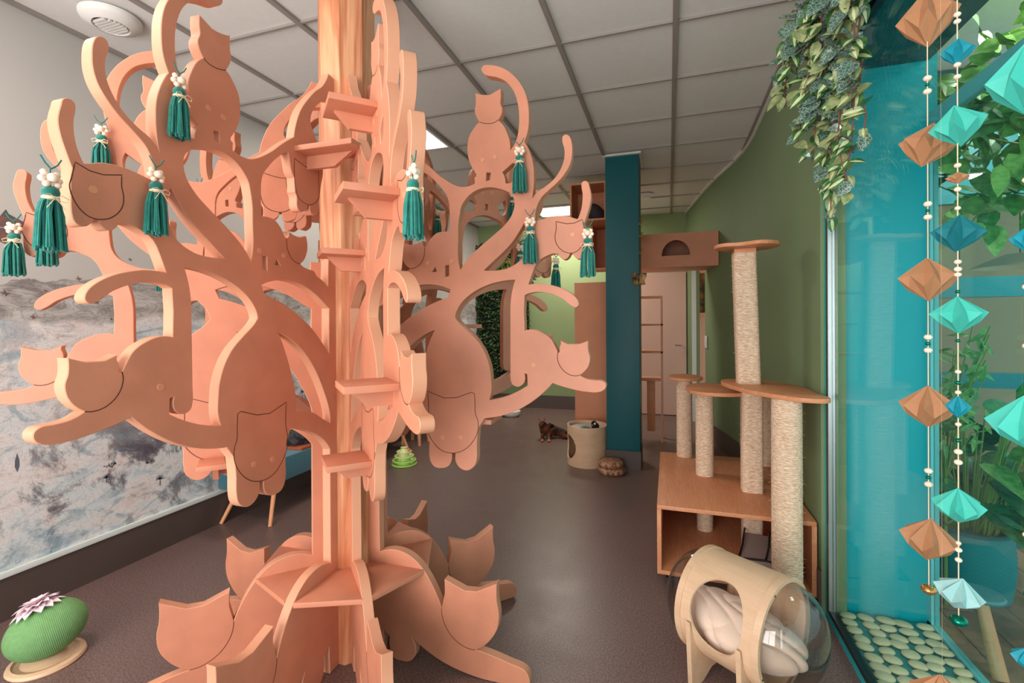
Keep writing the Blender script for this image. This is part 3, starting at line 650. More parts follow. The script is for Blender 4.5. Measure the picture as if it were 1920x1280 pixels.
def garland(x,y,label,items,beads,bell,bellmat,ztop=2.868,rz=.2,x1=None):
    t=thing('paper_garland',label,'garland',(x,y,0),rz)
    bm=bmesh.new(); tube(bm,[(0,0,ztop),(0,0,bell)],.0012 if len(items)>1 else .00012,6); link('string',bm,TWINE,t,60)
    for z,h,w,m,tl in items:
        o=link('paper_diamond',diamond(h,w,m),m,t,0,(0,0,z),(R(tl[0]),R(tl[1]),random.uniform(0,.6)))
    for z,m,r in beads:
        bm=bmesh.new(); ball(bm,(0,0,0),r,14,9,(1,1,.8)); link('bead',bm,m,t,80,(0,0,z))
    if bell:
        bm=bmesh.new(); ball(bm,(0,0,0),.0135,16,10,(1.2,1.2,.85)); link('bell',bm,bellmat,t,80,(0,0,bell))
    return t
W_=BEAD;G_=GREEN_B
garland(.6,1.418,'garland of large brown paper diamonds hanging before the glass',
 [(2.095,.135,.122,KRAFT,(6,-8)),(1.788,.105,.118,KRAFT,(8,10)),(1.462,.108,.118,KRAFT,(-3,2)),(1.152,.105,.116,KRAFT,(3,-3)),(.828,.105,.116,KRAFT,(4,3))],
 [(1.95,W_,.0085),(1.934,G_,.005),(1.918,W_,.0085),(1.645,W_,.0085),(1.629,G_,.005),(1.613,W_,.0085),(1.321,W_,.0085),(1.305,G_,.006),(1.289,W_,.0085),(.995,W_,.0085),(.979,G_,.006),(.962,W_,.0085)],.705,GOLD_B)
garland(.6,1.292,'garland of mint and blue paper diamonds hanging before the glass',
 [(1.947,.055,.060,BTEAL,(8,-4)),(1.786,.090,.098,MINT,(6,-14)),(1.673,.026,.042,KRAFT,(0,0)),(1.552,.082,.094,DTEAL,(4,3)),(1.374,.082,.098,MINT,(0,-2)),(1.173,.050,.044,BTEAL,(0,0)),(.957,.080,.092,MINT,(5,-5)),(.765,.072,.088,GREYP,(10,6))],
 [(2.028,W_,.0065),(2.013,W_,.0065),(1.919,W_,.0065),(1.893,W_,.0065),(1.70,W_,.0065),(1.648,W_,.0065),(1.607,W_,.0055),(1.49,W_,.0065),(1.474,W_,.007),(1.462,W_,.0065),(1.425,G_,.005),(1.318,G_,.005),(1.25,W_,.0055),(1.226,G_,.006),(1.205,W_,.0055),(1.135,W_,.0055),(1.10,G_,.006),(1.075,W_,.0075),(1.052,W_,.0075),(.875,W_,.005),(.86,W_,.0065),(.838,W_,.0065)],.705,GREEN_B)
garland(.575,1.035,'mint paper garland cut off by the right edge of the photo',
 [(1.77,.120,.11,MINT,(6,-14)),(1.5,.045,.045,BTEAL,(0,0)),(1.19,.10,.105,MINT,(6,-12)),(.79,.04,.045,BTEAL,(0,0))],
 [(1.60,W_,.0065),(1.42,W_,.0065),(1.32,W_,.0065),(1.0,W_,.0065),(.9,G_,.006)],.6,GREEN_B)
garland(.53,1.20,'low brown paper diamond rising from the bottom edge of the photo, at the glass',
 [(.585,.095,.116,KRAFT,(-6,4))],[(.50,W_,.0085)],.46,GOLD_B)

# ------------------------------------------------------------------ leaves
def leaf(bm,base,d,up,L,W,mi,fold=.25,curl=.2,seg=5,tip=1.0):
    """pointed leaf with a folded midrib; two colours may be given for stripe"""
    d=Vector(d).normalized(); s=d.cross(Vector(up)); s=s.normalized() if s.length>1e-5 else d.orthogonal().normalized(); n=s.cross(d).normalized()
    base=Vector(base); mid=[];lf=[];rt=[]
    for i in range(seg+1):
        t=i/seg; w=W*.5*math.sin(PI*min(1,t**.75))**.8 if 0<t<1 else 0
        c=base+d*L*t-n*curl*L*t*t
        mid.append(bm.verts.new(c))
        if 0<i<seg:
            lf.append(bm.verts.new(c+s*w+n*fold*w)); rt.append(bm.verts.new(c-s*w+n*fold*w))
        else: lf.append(mid[-1]); rt.append(mid[-1])
    for i in range(seg):
        for a in (lf,rt):
            vs=[mid[i],mid[i+1],a[i+1],a[i]]; u=[]
            for v in vs:
                if v not in u: u.append(v)
            if len(u)>=3:
                f=bm.faces.new(u); f.material_index=mi if not isinstance(mi,tuple) else mi[0]
    if isinstance(mi,tuple):   # pale stripe along the midrib
        a=[];b=[]
        for i in range(seg+1):
            t=i/seg; w=W*.16*math.sin(PI*t); c=base+d*L*t-n*curl*L*t*t+n*.0012
            a.append(bm.verts.new(c+s*w+n*fold*w)); b.append(bm.verts.new(c-s*w+n*fold*w))
        for i in range(seg):
            f=bm.faces.new((a[i],a[i+1],b[i+1],b[i])); f.material_index=mi[1]
def rv(r,a=1): return Vector((r.uniform(-a,a),r.uniform(-a,a),r.uniform(-a,a)))
r=random.Random(11)
ivy=thing('hanging_ivy','trailing bunch of veined and striped leaves hanging at the top corner of the glass','plant',(.63,2.2,2.5))
def ivy_mesh():
    bm=bmesh.new(); sb=bmesh.new()
    o=Vector((.63,2.2,2.5))
    strands=[]
    for k in range(26):
        y0=r.uniform(1.55,2.30); x0=.66-r.uniform(0,.16); z0=2.66-r.uniform(0,.10)
        if k<19: # drop over the wall side
            yl=r.uniform(1.95,2.35); reach=r.uniform(0.0,.21); drop=r.uniform(.25,.55)*(1 if reach>.1 else 1.3)
            pts=[]
            for i in range(9):
                t=i/8; pts.append(Vector((x0+(.655-reach-x0)*min(1,t*1.6)+r.uniform(-.01,.01),y0+(yl-y0)*t,z0-drop*t**1.3)))
        else:
            yl=r.uniform(2.05,2.3); drop=r.uniform(.55,.80)
            pts=[Vector((.61+.03*t+r.uniform(-.012,.012),y0+(yl-y0)*t,z0-drop*t)) for t in [i/8 for i in range(9)]]
        strands.append(pts); tube(sb,[p-o for p in pts],[.003]*8+[.0015],5)
    for pts in strands:
        for i in range(len(pts)-1):
            for q in range(3):
                p=pts[i].lerp(pts[i+1],r.random()); kind=r.random()
                d=Vector((r.uniform(-1,.35),r.uniform(-1,.5),r.uniform(-1.1,.15)))
                up=Vector((-.3,-1,.5))+rv(r,.5)
                zf=(2.55-p.z)/.8
                if kind<.34-.2*zf: mi=0; L=r.uniform(.065,.09); W=L*.68
                elif kind<.55: mi=(3,2); L=r.uniform(.06,.085); W=L*.58
                elif kind<.72: mi=(1,2); L=r.uniform(.05,.07); W=L*.5
                else: mi=1; L=r.uniform(.055,.085); W=L*.62
                b=p+rv(r,.012); b.x=min(b.x,.66)
                if b.x+d.normalized().x*L>.672: d.x=-abs(d.x)*.4
                leaf(bm,b-o,d,up,L,W,mi,.22,.2)
    # the last small sprig over the frame
    for p,d in (((.655,2.31,1.98),(-.5,-.3,-.5)),((.66,2.31,1.93),(-.9,-.2,-.3)),((.655,2.31,1.90),(.05,-.5,-1)),((.655,2.31,1.88),(-.3,-.1,-1)),((.655,2.31,2.02),(.1,-.7,-.3))):
        leaf(bm,Vector(p)-o,d,(0,-1,.2),.07,.045,(1,2),.2,.1)
    tube(sb,[Vector((.655,2.3,2.45))-o,Vector((.652,2.31,2.2))-o,Vector((.655,2.31,1.88))-o],.003,5)
    return bm,sb
a,b=ivy_mesh(); link('foliage',a,[LV_DARK,LV_PALE,LV_CREAM,LV_GREEN],ivy,60); link('stems',b,STEM,ivy,60)

# pothos trailing in the garden room
r=random.Random(21)
po=thing('trailing_pothos','mass of trailing heart-shaped green leaves high behind the inner glass','plant',(1.4,2.6,2.6))
bm=bmesh.new(); sb=bmesh.new(); o=Vector((1.4,2.6,2.6))
for k in range(44):
    x0=r.uniform(1.22,2.1); y0=r.uniform(1.9,2.8); z0=r.uniform(2.2,2.75); n=9; L=r.uniform(.25,.6)
    pts=[Vector((x0+.1*math.sin(i*.7+k),y0+.1*math.cos(i*.9+k),z0-L*i/n)) for i in range(n)]
    tube(sb,[p-o for p in pts],.004,5)
    for p in pts:
        for q in range(2):
            leaf(bm,p-o,Vector((r.uniform(-1,1),r.uniform(-1,.3),r.uniform(-1,.2))),Vector((0,-1,.6))+rv(r,.5),r.uniform(.08,.15),r.uniform(.06,.10),r.choice((0,0,1)),.15,.25)
for p,d,L,W in (((1.28,2.35,1.99),(1,-.1,.1),.15,.10),((1.25,2.35,2.0),(.4,-.1,-1),.13,.08),((1.2,2.3,1.95),(-.2,-.3,-1),.14,.06)):
    leaf(bm,Vector(p)-o,d,(0,-1,.1),L,W,1,.1,.05)
link('foliage',bm,[leaf_mat('pothos_leaf',(52,120,52),(96,160,74)),leaf_mat('pothos_light',(110,170,80),(160,206,110))],po,60); link('stems',sb,STEMG,po,60)

# basket and broad-leaved plant
t=thing('woven_basket','teal woven basket on the plank floor behind the glass','basket',(1.42,2.98,0)); t.scale=(.93,.93,.95)
bm=bmesh.new(); seg=72; rows=30; hb=.34
grid=[]
for i in range(rows*2+1):
    z=hb*i/(rows*2); rr_=.165+.02*math.sin(PI*z/hb*.9)
    grid.append([bm.verts.new(((rr_+.0055*math.cos(PI*k/1.5+(PI if (i//2)%2 else 0))*(1 if i%2 else .2))*math.cos(2*PI*k/seg),(rr_+.0055*math.cos(PI*k/1.5+(PI if (i//2)%2 else 0))*(1 if i%2 else .2))*math.sin(2*PI*k/seg),z)) for k in range(seg)])
for i in range(rows*2):
    for k in range(seg): bm.faces.new((grid[i][k],grid[i][(k+1)%seg],grid[i+1][(k+1)%seg],grid[i+1][k]))
bm.faces.new(grid[0][::-1]); link('woven_body',bm,plain('teal_raffia',(0,132,140),.7),t,80)
bm=bmesh.new(); lathe(bm,[(.168,hb-.01),(.178,hb-.004),(.178,hb+.008),(.166,hb+.012),(.158,hb+.004),(.158,hb-.03),(0,hb-.03)],48); link('rim',bm,plain('teal_raffia_dark',(0,96,104),.7),t,50)
r=random.Random(4)
pl=thing('broad_leaved_plant','lush plant with long glossy leaves rising out of the teal basket','plant',(1.42,2.98,.30))
bm=bmesh.new(); sb=bmesh.new()
for k in range(80):
    a=r.uniform(0,2*PI); rr_=r.uniform(.02,.12); hh=r.uniform(.03,.66)*(1 if k%3 else .4); out=r.uniform(.03,.24)
    b=Vector((rr_*math.cos(a),rr_*math.sin(a),0)); e=b+Vector((out*math.cos(a)*.8,out*math.sin(a)*.8,hh))
    tube(sb,[b,b.lerp(e,.5)+Vector((0,0,.04)),e],.004,5)
    leaf(bm,e,Vector((math.cos(a),math.sin(a),r.uniform(-.3,1.1))),Vector((0,-.6,1)),r.uniform(.22,.34),r.uniform(.10,.155),0 if r.random()<.8 else 1,.2,.35,7)
link('foliage',bm,[LV_CALA,LV_MID],pl,60); link('stems',sb,STEMG,pl,60)
# bushy fern-like plant left of it
fp=thing('feathery_plant','feathery light green plant just behind the inner glass corner','plant',(1.25,2.80,1.0))
bm=bmesh.new(); sb=bmesh.new()
for k in range(26):
    a=r.uniform(0,2*PI); e=Vector((.16*math.cos(a),.13*math.sin(a),r.uniform(-.15,.5)))
    b=Vector((0,0,-.4)); tube(sb,[b,b.lerp(e,.6)+Vector((0,0,.08)),e],.003,5)
    for q in range(9):
        p=b.lerp(e,.45+.06*q)+Vector((0,0,.05)); leaf(bm,p,rv(r)+Vector((0,0,-.1)),(0,-1,.5),r.uniform(.05,.09),.02,0,.2,.3,4)
tube(sb,[(0,0,-1.0),(0,0,-.4)],.008,6)
link('foliage',bm,[LV_MID],fp,60); link('stems',sb,STEMG,fp,60)
t=thing('wooden_foot_stand','short tapered wooden post standing on the planks behind the inner glass','stand',(1.18,2.27,0))
bm=bmesh.new(); tube(bm,[(0,0,0),(-.01,.10,.26)],[.026,.019],16); link('leg',bm,BEECH,t,60)
bm=bmesh.new(); lathe(bm,[(0,.26),(.07,.26),(.075,.268),(.07,.276),(0,.276)],28,Matrix.Translation((-.01,.10,0))); link('top',bm,plain('muted_teal_seat',(70,140,150),.6),t,50)

st=thing('low_stool','low wooden stool near the mural behind the front board','stool',(-2.70,4.72,0))
bm=bmesh.new(); lathe(bm,[(0,.40),(.15,.40),(.155,.41),(.15,.43),(0,.43)],32); link('seat',bm,BEECH,st,50)
for k in range(4):
    a=PI/4+k*PI/2; bm=bmesh.new(); tube(bm,[(.10*math.cos(a),.10*math.sin(a),.40),(.15*math.cos(a),.15*math.sin(a),0)],[.022,.018],12); link('leg',bm,BEECH,st,50)
# living plant wall at the back and the plants hung on it
r=random.Random(8)
pw=thing('plant_wall','dark green living wall of small leaves on the back wall','plant wall',(-3.0,0,0))
pw.location=(-2.45,7.1,0)
bm=bmesh.new(); gr=bmesh.new()
box(gr,-.44,.39,-.03,.0,.45,2.55)
for k in range(3600):
    p=Vector((r.uniform(-.44,.41),-.03-r.uniform(0,.05),r.uniform(.42,2.6)))
    leaf(bm,p,Vector((r.uniform(-1,1),-.7,r.uniform(-1,.4))),(0,-1,.5),r.uniform(.03,.06),r.uniform(.02,.04),0 if r.random()<.86 else 1,.2,.2,3)
link('backing',gr,plain('dark_moss',(22,28,16),.9),pw); link('foliage',bm,[LV_PL,LV_GREEN],pw,60)
hp=thing('hanging_plant','bright green plant spilling from a shelf before the dark plant wall','plant',(-1.98,5.9,2.0))
bm=bmesh.new(); sb=bmesh.new()
for k in range(240):
    a=r.uniform(0,2*PI); q=math.sqrt(r.random()); p=Vector((.30*q*math.cos(a),.12*q*math.sin(a),r.uniform(-.22,.22)*(1-.3*q)))
    leaf(bm,p,Vector((math.cos(a),math.sin(a)-.5,r.uniform(-.8,.7))),(0,-1,.6),r.uniform(.06,.11),r.uniform(.04,.07),0 if r.random()<.5 else 1,.2,.3,4)
for k in range(12):
    tube(sb,[(0,0,-.1),(r.uniform(-.2,.2),-.1,.1),(r.uniform(-.4,.35),-.1,r.uniform(.1,.26))],.004,5)
link('foliage',bm,[LV_GREEN,LV_MID],hp,60); link('stems',sb,plain('straw_stem',(208,160,80),.7),hp,60)

# ------------------------------------------------------------------ scratching tower
tw=thing('scratching_tower','cat scratching tower with rope-wound posts standing on and in a pine box','cat tower',(0,0,0))
x0,x1,y0,y1,z0,z1=-.063,.655,2.56,3.60,.055,.411; th=.021
bm=bmesh.new(); box(bm,x0,x1,y0,y1,z1-th,z1,bev=.003); link('box_top',bm,PINED,tw)
bm=bmesh.new(); box(bm,x0,x1,y0,y1,z0,z0+th,bev=.003); link('box_bottom',bm,PINED,tw)
bm=bmesh.new(); box(bm,x0,x0+th,y0,y1,z0+th,z1-th); link('box_side',bm,PINED,tw)
bm=bmesh.new(); box(bm,x1-th,x1,y0,y1,z0+th,z1-th); link('box_side',bm,PINED,tw)
bm=bmesh.new(); box(bm,x0+th,x1-th,y1-th,y1,z0+th,z1-th); link('box_back',bm,PINED,tw)
for xx in (x0+.06,x1-.1):
    for yy in (y0+.1,y1-.1):
        bm=bmesh.new(); lathe(bm,[(0,0),(.02,0),(.025,z0),(0,z0)],16,Matrix.Translation((xx,yy,0))); link('foot',bm,BLACK,tw,40)
def rope_post(cx,cy,za,zb,w,square=False,pitch=.0085,name='rope_post',lean=(0,0)):
    """core wound with rope: the windings are real ridges"""
    bm=bmesh.new(); n=max(4,int((zb-za)/pitch)); seg=28; rings=[]
    rj=random.Random(int(cx*1000+zb*10))
    for i in range(n*4+1):
        z=za+(zb-za)*i/(n*4); ph=(i%4)/4*2*PI; bulge=.0026*(.5-.5*math.cos(ph)); f=(z-za)/(zb-za)
        ring=[]
        for k in range(seg):
            a=2*PI*k/seg; c,s=math.cos(a),math.sin(a)
            if square:
                e=.34; R_=w*(abs(c)**(2/e)+abs(s)**(2/e))**(-e/2)
                R_=min(R_,w*1.28)
            else: R_=w
            R_+=bulge+rj.uniform(-.0006,.0006)
            ring.append(bm.verts.new((cx+lean[0]*f+R_*c,cy+lean[1]*f+R_*s,z)))
        rings.append(ring)
    for a_,b_ in zip(rings,rings[1:]):
        for k in range(seg): bm.faces.new((a_[k],a_[(k+1)%seg],b_[(k+1)%seg],b_[k]))
    bm.faces.new(rings[0][::-1]); bm.faces.new(rings[-1])
    # loose fibres
    for k in range(int((zb-za)*150)):
        a=rj.uniform(0,2*PI); z=rj.uniform(za,zb); f=(z-za)/(zb-za); q=w*1.05
        p=Vector((cx+lean[0]*f+q*math.cos(a),cy+lean[1]*f+q*math.sin(a),z)); d=Vector((math.cos(a),math.sin(a),rj.uniform(-.8,.8)))*rj.uniform(.006,.014)
        tube(bm,[p,p+d],[.0006,.0002],3)
    return link(name,bm,SISAL,tw,70)
rope_post(.10,3.63-.10,z1,.95,.050); rope_post(.205,3.14,z1,.935,.050); rope_post(.205,3.14,z0+th,z1-th,.045,name='rope_stub')
rope_post(.435,2.93,z1,.985,.052,True); rope_post(.435,2.93,z0+th,z1-th,.050,True,name='rope_stub')
rope_post(.607,3.46,z1,.93,.046); rope_post(.515,2.485,0.0,1.0,.062)
rope_post(.405,2.83,1.02,1.72,.056,True,lean=(-.02,0))
bm=bmesh.new(); box(bm,.405-.072,.405+.034,2.78,2.88,1.71,1.742,bev=.003); link('post_block',bm,PINE,tw)
def plate(name,pts,z,t=.022):
    bm=bmesh.new(); prism(bm,[tuple(p) for p in spline([(x,y,0) for x,y in pts],6)],z,z+t,.006); return link(name,bm,PINE,tw,35)
plate('perch',[(.235,2.80),(.27,2.70),(.35,2.69),(.44,2.64),(.53,2.70),(.545,2.80),(.50,2.90),(.40,2.93),(.30,2.90)],1.742,.02)
plate('perch',[(.275,2.86),(.30,2.74),(.36,2.58),(.46,2.44),(.56,2.36),(.655,2.37),(.648,2.55),(.65,2.72),(.60,2.86),(.50,2.98),(.38,3.02),(.30,2.98)],1.0,.022)
plate('perch',[(.10,3.05),(.14,2.90),(.26,2.86),(.38,2.90),(.44,3.0),(.40,3.14),(.34,3.26),(.22,3.30),(.12,3.22)],.935,.022)
plate('perch',[(.30,3.36),(.44,3.14),(.56,3.10),(.64,3.2),(.655,3.42),(.62,3.58),(.50,3.60),(.36,3.54)],.905,.022)
plate('perch',[(.0,3.52),(.02,3.42),(.11,3.38),(.2,3.44),(.22,3.54),(.18,3.64),(.10,3.68),(.02,3.63)],.95,.02)
# grey blanket with dark piping lying in the box
t=thing('folded_blanket','grey fabric mat with black piping lying in the tower box','blanket',(.47,2.72,.10),R(-12))
bm=bmesh.new(); box(bm,-.12,.14,-.10,.13,-.022,.06,bev=.012)
for v in bm.verts: v.co.z+=.02*math.sin(v.co.x*16+v.co.y*9)+.05*(v.co.y>0)
link('fabric',bm,plain('grey_felt',(176,158,150),.9,bump=.4),t,60)
bm=bmesh.new(); tube(bm,[(-.12,-.10,.055),(0,-.10,.07),(.14,-.10,.055)],.005,6); tube(bm,[(-.12,-.10,.055),(-.11,0,.085),(-.11,.13,.12)],.005,6); tube(bm,[(.0,-.10,.07),(.01,0,.09),(.01,.13,.12)],.005,6); link('piping',bm,BLACK,t,60)

# ------------------------------------------------------------------ plywood capsule bed
ax=Vector((.812,-.583,0)); cz=.252; rad=.192; c0=Vector((.135,2.062,cz)); LEN=.30
pod=thing('capsule_bed','plywood barrel cat bed with clear domed ends and a round side opening','cat bed',(c0.x+ax.x*LEN/2,c0.y+ax.y*LEN/2,0),math.atan2(ax.y,ax.x))
# local frame: x along the axis, y to the back (+90 deg), opening faces the camera side (-y) and up
def shell():
    bm=bmesh.new(); nx,na=44,112; tk=.009
    def hole(x,a):   # a measured from -y towards +z
        u=x/.098; v=(a-.30)*rad/.132
        return u*u+v*v<1
    V={}
    for s,rr_ in ((0,rad),(1,rad-tk)):
        for i in range(nx+1):
            for k in range(na):
                x=-LEN/2+LEN*i/nx; a=2*PI*k/na-PI
                V[s,i,k]=[x,a,rr_]
    # snap the vertices nearest the opening edge onto the ellipse
    cen=.30
    for key,v in V.items():
        u=v[0]/.098; w=(v[1]-cen)*rad/.132; q=math.hypot(u,w)
        if .93<q<1.075: v[0]=v[0]/q; v[1]=cen+(v[1]-cen)/q
    B={k:bm.verts.new((v[0],-v[2]*math.cos(v[1]),v[2]*math.sin(v[1]))) for k,v in V.items()}
    def inside(i,k):
        x=sum(V[0,a,b%na][0] for a,b in ((i,k),(i+1,k),(i,k+1),(i+1,k+1)))/4
        aa=[V[0,a,b%na][1] for a,b in ((i,k),(i+1,k),(i,k+1),(i+1,k+1))]
        if max(aa)-min(aa)>3: return False
        a=sum(aa)/4; return (x/.098)**2+((a-cen)*rad/.132)**2<1
    cells={(i,k):inside(i,k) for i in range(nx) for k in range(na)}
    def quad(*v):
        try: return bm.faces.new(v)
        except ValueError: return None
    for (i,k),ins in cells.items():
        if ins: continue
        k2=(k+1)%na
        quad(B[0,i,k],B[0,i,k2],B[0,i+1,k2],B[0,i+1,k]); quad(B[1,i,k],B[1,i+1,k],B[1,i+1,k2],B[1,i,k2])
        if i==0 or cells[i-1,k]: quad(B[0,i,k],B[1,i,k],B[1,i,k2],B[0,i,k2])
        if i==nx-1 or cells[i+1,k]: quad(B[0,i+1,k],B[0,i+1,k2],B[1,i+1,k2],B[1,i+1,k])
        if cells[i,(k-1)%na]: quad(B[0,i,k],B[0,i+1,k],B[1,i+1,k],B[1,i,k])
        if cells[i,k2]: quad(B[0,i,k2],B[1,i,k2],B[1,i+1,k2],B[0,i+1,k2])
    bmesh.ops.recalc_face_normals(bm,faces=bm.faces[:]); return bm
link('barrel',shell(),PLY,pod,40,(0,0,cz))
RY=Matrix.Rotation(PI/2,4,'Y')
for s in (-1,1):
    bm=bmesh.new(); w=.012
    lathe(bm,[(rad-.012,-w),(rad+.004,-w),(rad+.004,w),(rad-.012,w)],72,Matrix.Translation((s*(LEN/2-.004),0,cz))@RY,close=True); link('end_ring',bm,PLY,pod,40)
    bm=bmesh.new(); rd=rad-.013; dd=.135
    prof=[(rd*math.cos(t_),dd*math.sin(t_)) for t_ in [PI/2*i/18 for i in range(19)]]; prof[-1]=(0,dd)
    inner_=[(max(0,(rd-.003)*math.cos(t_)),(dd-.003)*math.sin(t_)) for t_ in [PI/2*i/18 for i in range(18,-1,-1)]]; inner_[0]=(0,dd-.003)
    M=Matrix.Translation((s*(LEN/2),0,cz))@(RY if s>0 else Matrix.Rotation(-PI/2,4,'Y'))
    lathe(bm,prof+inner_,64,M)
    for kk in range(3):
        pass
    link('clear_dome',bm,ACRYL,pod,60)
    bm=bmesh.new()
    for a in (.5,2.0,3.6,5.2): ball(bm,(s*(LEN/2+.004),(rad-.008)*math.cos(a),cz+(rad-.008)*math.sin(a)),.006,10,6)
    link('screw',bm,BLACK,pod,60)
for s in (-1,1): # two crescent feet across the barrel
    pts=[]; n=18
    for i in range(n+1):
        a=R(205)+R(130)*i/n; pts.append(((rad+.001)*math.cos(a),cz+(rad+.001)*math.sin(a)))
    pts=[(-rad*.97,cz-.02)]+[(-rad*.99,cz-.08)]*0+pts+[(rad*.97,cz-.02)]
    poly=[(-.205,cz+.0)]+[(-.19,.012),(-.18,.0),(-.12,.0),(-.06,.03),(.06,.03),(.12,.0),(.18,.0),(.19,.012)]+[(.205,cz+.0)]+[(p[0],p[1]) for p in pts[::-1][1:-1]]
    bm=bmesh.new(); x_=s*(LEN/2-.055)
    A_=[bm.verts.new((x_-.009,p[0],p[1])) for p in poly]; B_=[bm.verts.new((x_+.009,p[0],p[1])) for p in poly]
    fs=[bm.faces.new(A_),bm.faces.new(B_[::-1])]+[bm.faces.new((A_[i],B_[i],B_[(i+1)%len(poly)],A_[(i+1)%len(poly)])) for i in range(len(poly))]
    bmesh.ops.recalc_face_normals(bm,faces=fs); bmesh.ops.triangulate(bm,faces=fs[:2]); link('foot',bm,PLY,pod,40)
# cushion
cu=thing('cushion','crumpled cream plush cushion inside the capsule bed','cushion',(pod.location.x,pod.location.y,cz-.06),pod.rotation_euler.z)
bm=bmesh.new(); bmesh.ops.create_icosphere(bm,subdivisions=6,radius=1)
rr_=random.Random(2)
for v in bm.verts:
    d=v.co.normalized(); x,y,z=d.x,d.y,d.z
    sx,sy,sz=.215,.125,.088
    f=abs(math.sin(5*y+2.2*x+2.2*math.sin(2.6*x+1)+2.5*z+1.1*math.sin(5*y+1)))**.55; f2=abs(math.sin(3.5*x-6*y+3*math.sin(2.3*y+z)+1.3))**.6
    q=1+.11*(f-.5)+.07*(f2-.5)
    zz=z*sz*q+(.05*x*x if x<0 else .0)
    v.co=(x*sx*q,y*sy*q-.005,max(zz,-.10))
    rr2=math.hypot(v.co.y,v.co.z-.06)
    lim=rad-.02 if abs(v.co.x)<LEN/2 else rad-.03
    if rr2>lim: k_=lim/rr2; v.co.y*=k_; v.co.z=.06+(v.co.z-.06)*k_
link('cover',bm,plain('cream_plush',(232,206,186),.85,sheen=.5,bump=.3,bscale=120),cu,80)

# ------------------------------------------------------------------ green rope ball on its ring
bt=thing('scratching_ball','green rope-wound egg toy with a pink flower on a wooden ring base','cat toy',(-2.405,1.235,0),R(55))
bm=bmesh.new(); lathe(bm,[(.075,0),(.118,0),(.122,.006),(.118,.016),(.104,.02),(.098,.012),(.08,.012),(.072,.006)],56,close=True); link('base_ring',bm,PLY,bt,50)
bm=bmesh.new(); lathe(bm,[(0,.002),(.08,.002),(.08,.012),(.05,.03),(0,.03)],40); link('base_cup',bm,PLY,bt,50)
bm=bmesh.new(); n=70; seg=56; prof=[]
for i in range(n*4+1):
    t_=PI*i/(n*4); b_=.0010*(.5-.5*math.cos((i%4)/4*2*PI)); prof.append(((.104+b_)*math.sin(t_),-.128*math.cos(t_)))
prof[0]=(0,prof[0][1]); prof[-1]=(0,prof[-1][1])
M=Matrix.Translation((0,0,.130))@Matrix.Rotation(R(78),4,'Y')@Matrix.Rotation(R(-12),4,'X')
lathe(bm,prof,seg,M); link('rope_egg',bm,plain('green_rope',(112,158,100),.85,var=.08,vscale=60),bt,80)
fl=bmesh.new(); r=random.Random(6)
for ring,(cnt,L,up_) in enumerate(((14,.080,.15),(12,.066,.45),(9,.045,1.0))):
    for k in range(cnt):
        a=2*PI*k/cnt+ring*.3+r.uniform(-.1,.1); leaf(fl,(.004*math.cos(a),.004*math.sin(a),.004*ring),(math.cos(a),math.sin(a),up_),(0,0,1),L,L*.62,0,.25,.4,5)
link('flower',fl,plain('pale_pink_petal',(246,222,230),.6),bt,60,(-.03,.015,.228),(R(-12),R(-16),0))
bm=bmesh.new(); ball(bm,(0,0,.012),.008,12,8); link('flower_centre',bm,plain('orange_centre',(236,120,40),.7),bt,60,(-.03,.015,.228))

# ------------------------------------------------------------------ teal bench sofa against the mural
so=thing('teal_bench','low teal quilted bench with round splayed wooden legs against the mural','bench',(-2.745,2.50,0))
bm=bmesh.new(); box(bm,-.145,.16,-.09,1.9,.24,.41,bev=.022); link('seat',bm,TEALV,so)
for lx,ly,dx in ((-.12,.10,-.03),(.10,.16,.11),(-.12,1.8,-.02),(.10,1.8,.08)):
    bm=bmesh.new(); tube(bm,[(lx,ly,.25),(lx+dx,ly-.16 if ly<1 else ly+.05,0)],[.017,.012],14); link('leg',bm,BEECH,so,50)
o=thing('dark_blanket','dark rolled blanket lying on the teal bench behind the cat tree','blanket',(-2.72,3.05,.41))
bm=bmesh.new(); bmesh.ops.create_icosphere(bm,subdivisions=4,radius=1)
for v in bm.verts:
    p=v.co.copy(); q=1+.08*math.sin(p.x*9+p.z*7)+.05*math.sin(p.y*14); v.co=Vector((p.x*.11*q,p.y*.2*q,max(0,.07+p.z*.075*q)))
link('fabric',bm,leaf_mat('dark_mottled_fur',(26,26,32),(72,66,70),None,30,.9),o,80)
bm=bmesh.new(); box(bm,-.115,.125,-.19,.16,.0,.022,bev=.009); link('folded_edge',bm,plain('rust_fabric',(168,84,52),.9),o)

# ------------------------------------------------------------------ floor toys in the back
t=thing('track_tower_toy','small green tiered plastic ball-track tower on the floor','cat toy',(-2.403,3.98,0))
GP=plain('lime_plastic',(190,232,120),.3); GP2=plain('pale_lime_plastic',(224,232,160),.3)
for i,(rr_,z_) in enumerate(((.118,.0),(.112,.035),(.092,.075),(.072,.115))):
    bm=bmesh.new(); lathe(bm,[(rr_*.45,z_+.03),(rr_*.5,z_+.008),(rr_,z_+.004),(rr_,z_+.014),(rr_*.93,z_+.016),(rr_*.9,z_+.009),(rr_*.6,z_+.012),(rr_*.5,z_+.04)],44); link('tier',bm,GP if i<2 else GP2,t,50)
    bm=bmesh.new(); ball(bm,(rr_*.72,0,z_+.028),.014,12,8); link('ball',bm,plain('toy_ball',(236,120,90) if i==3 else (210,240,150),.3),t,80)
bm=bmesh.new(); lathe(bm,[(.03,.15),(.035,.165),(.0,.17)],20); link('cap',bm,GP2,t,50)

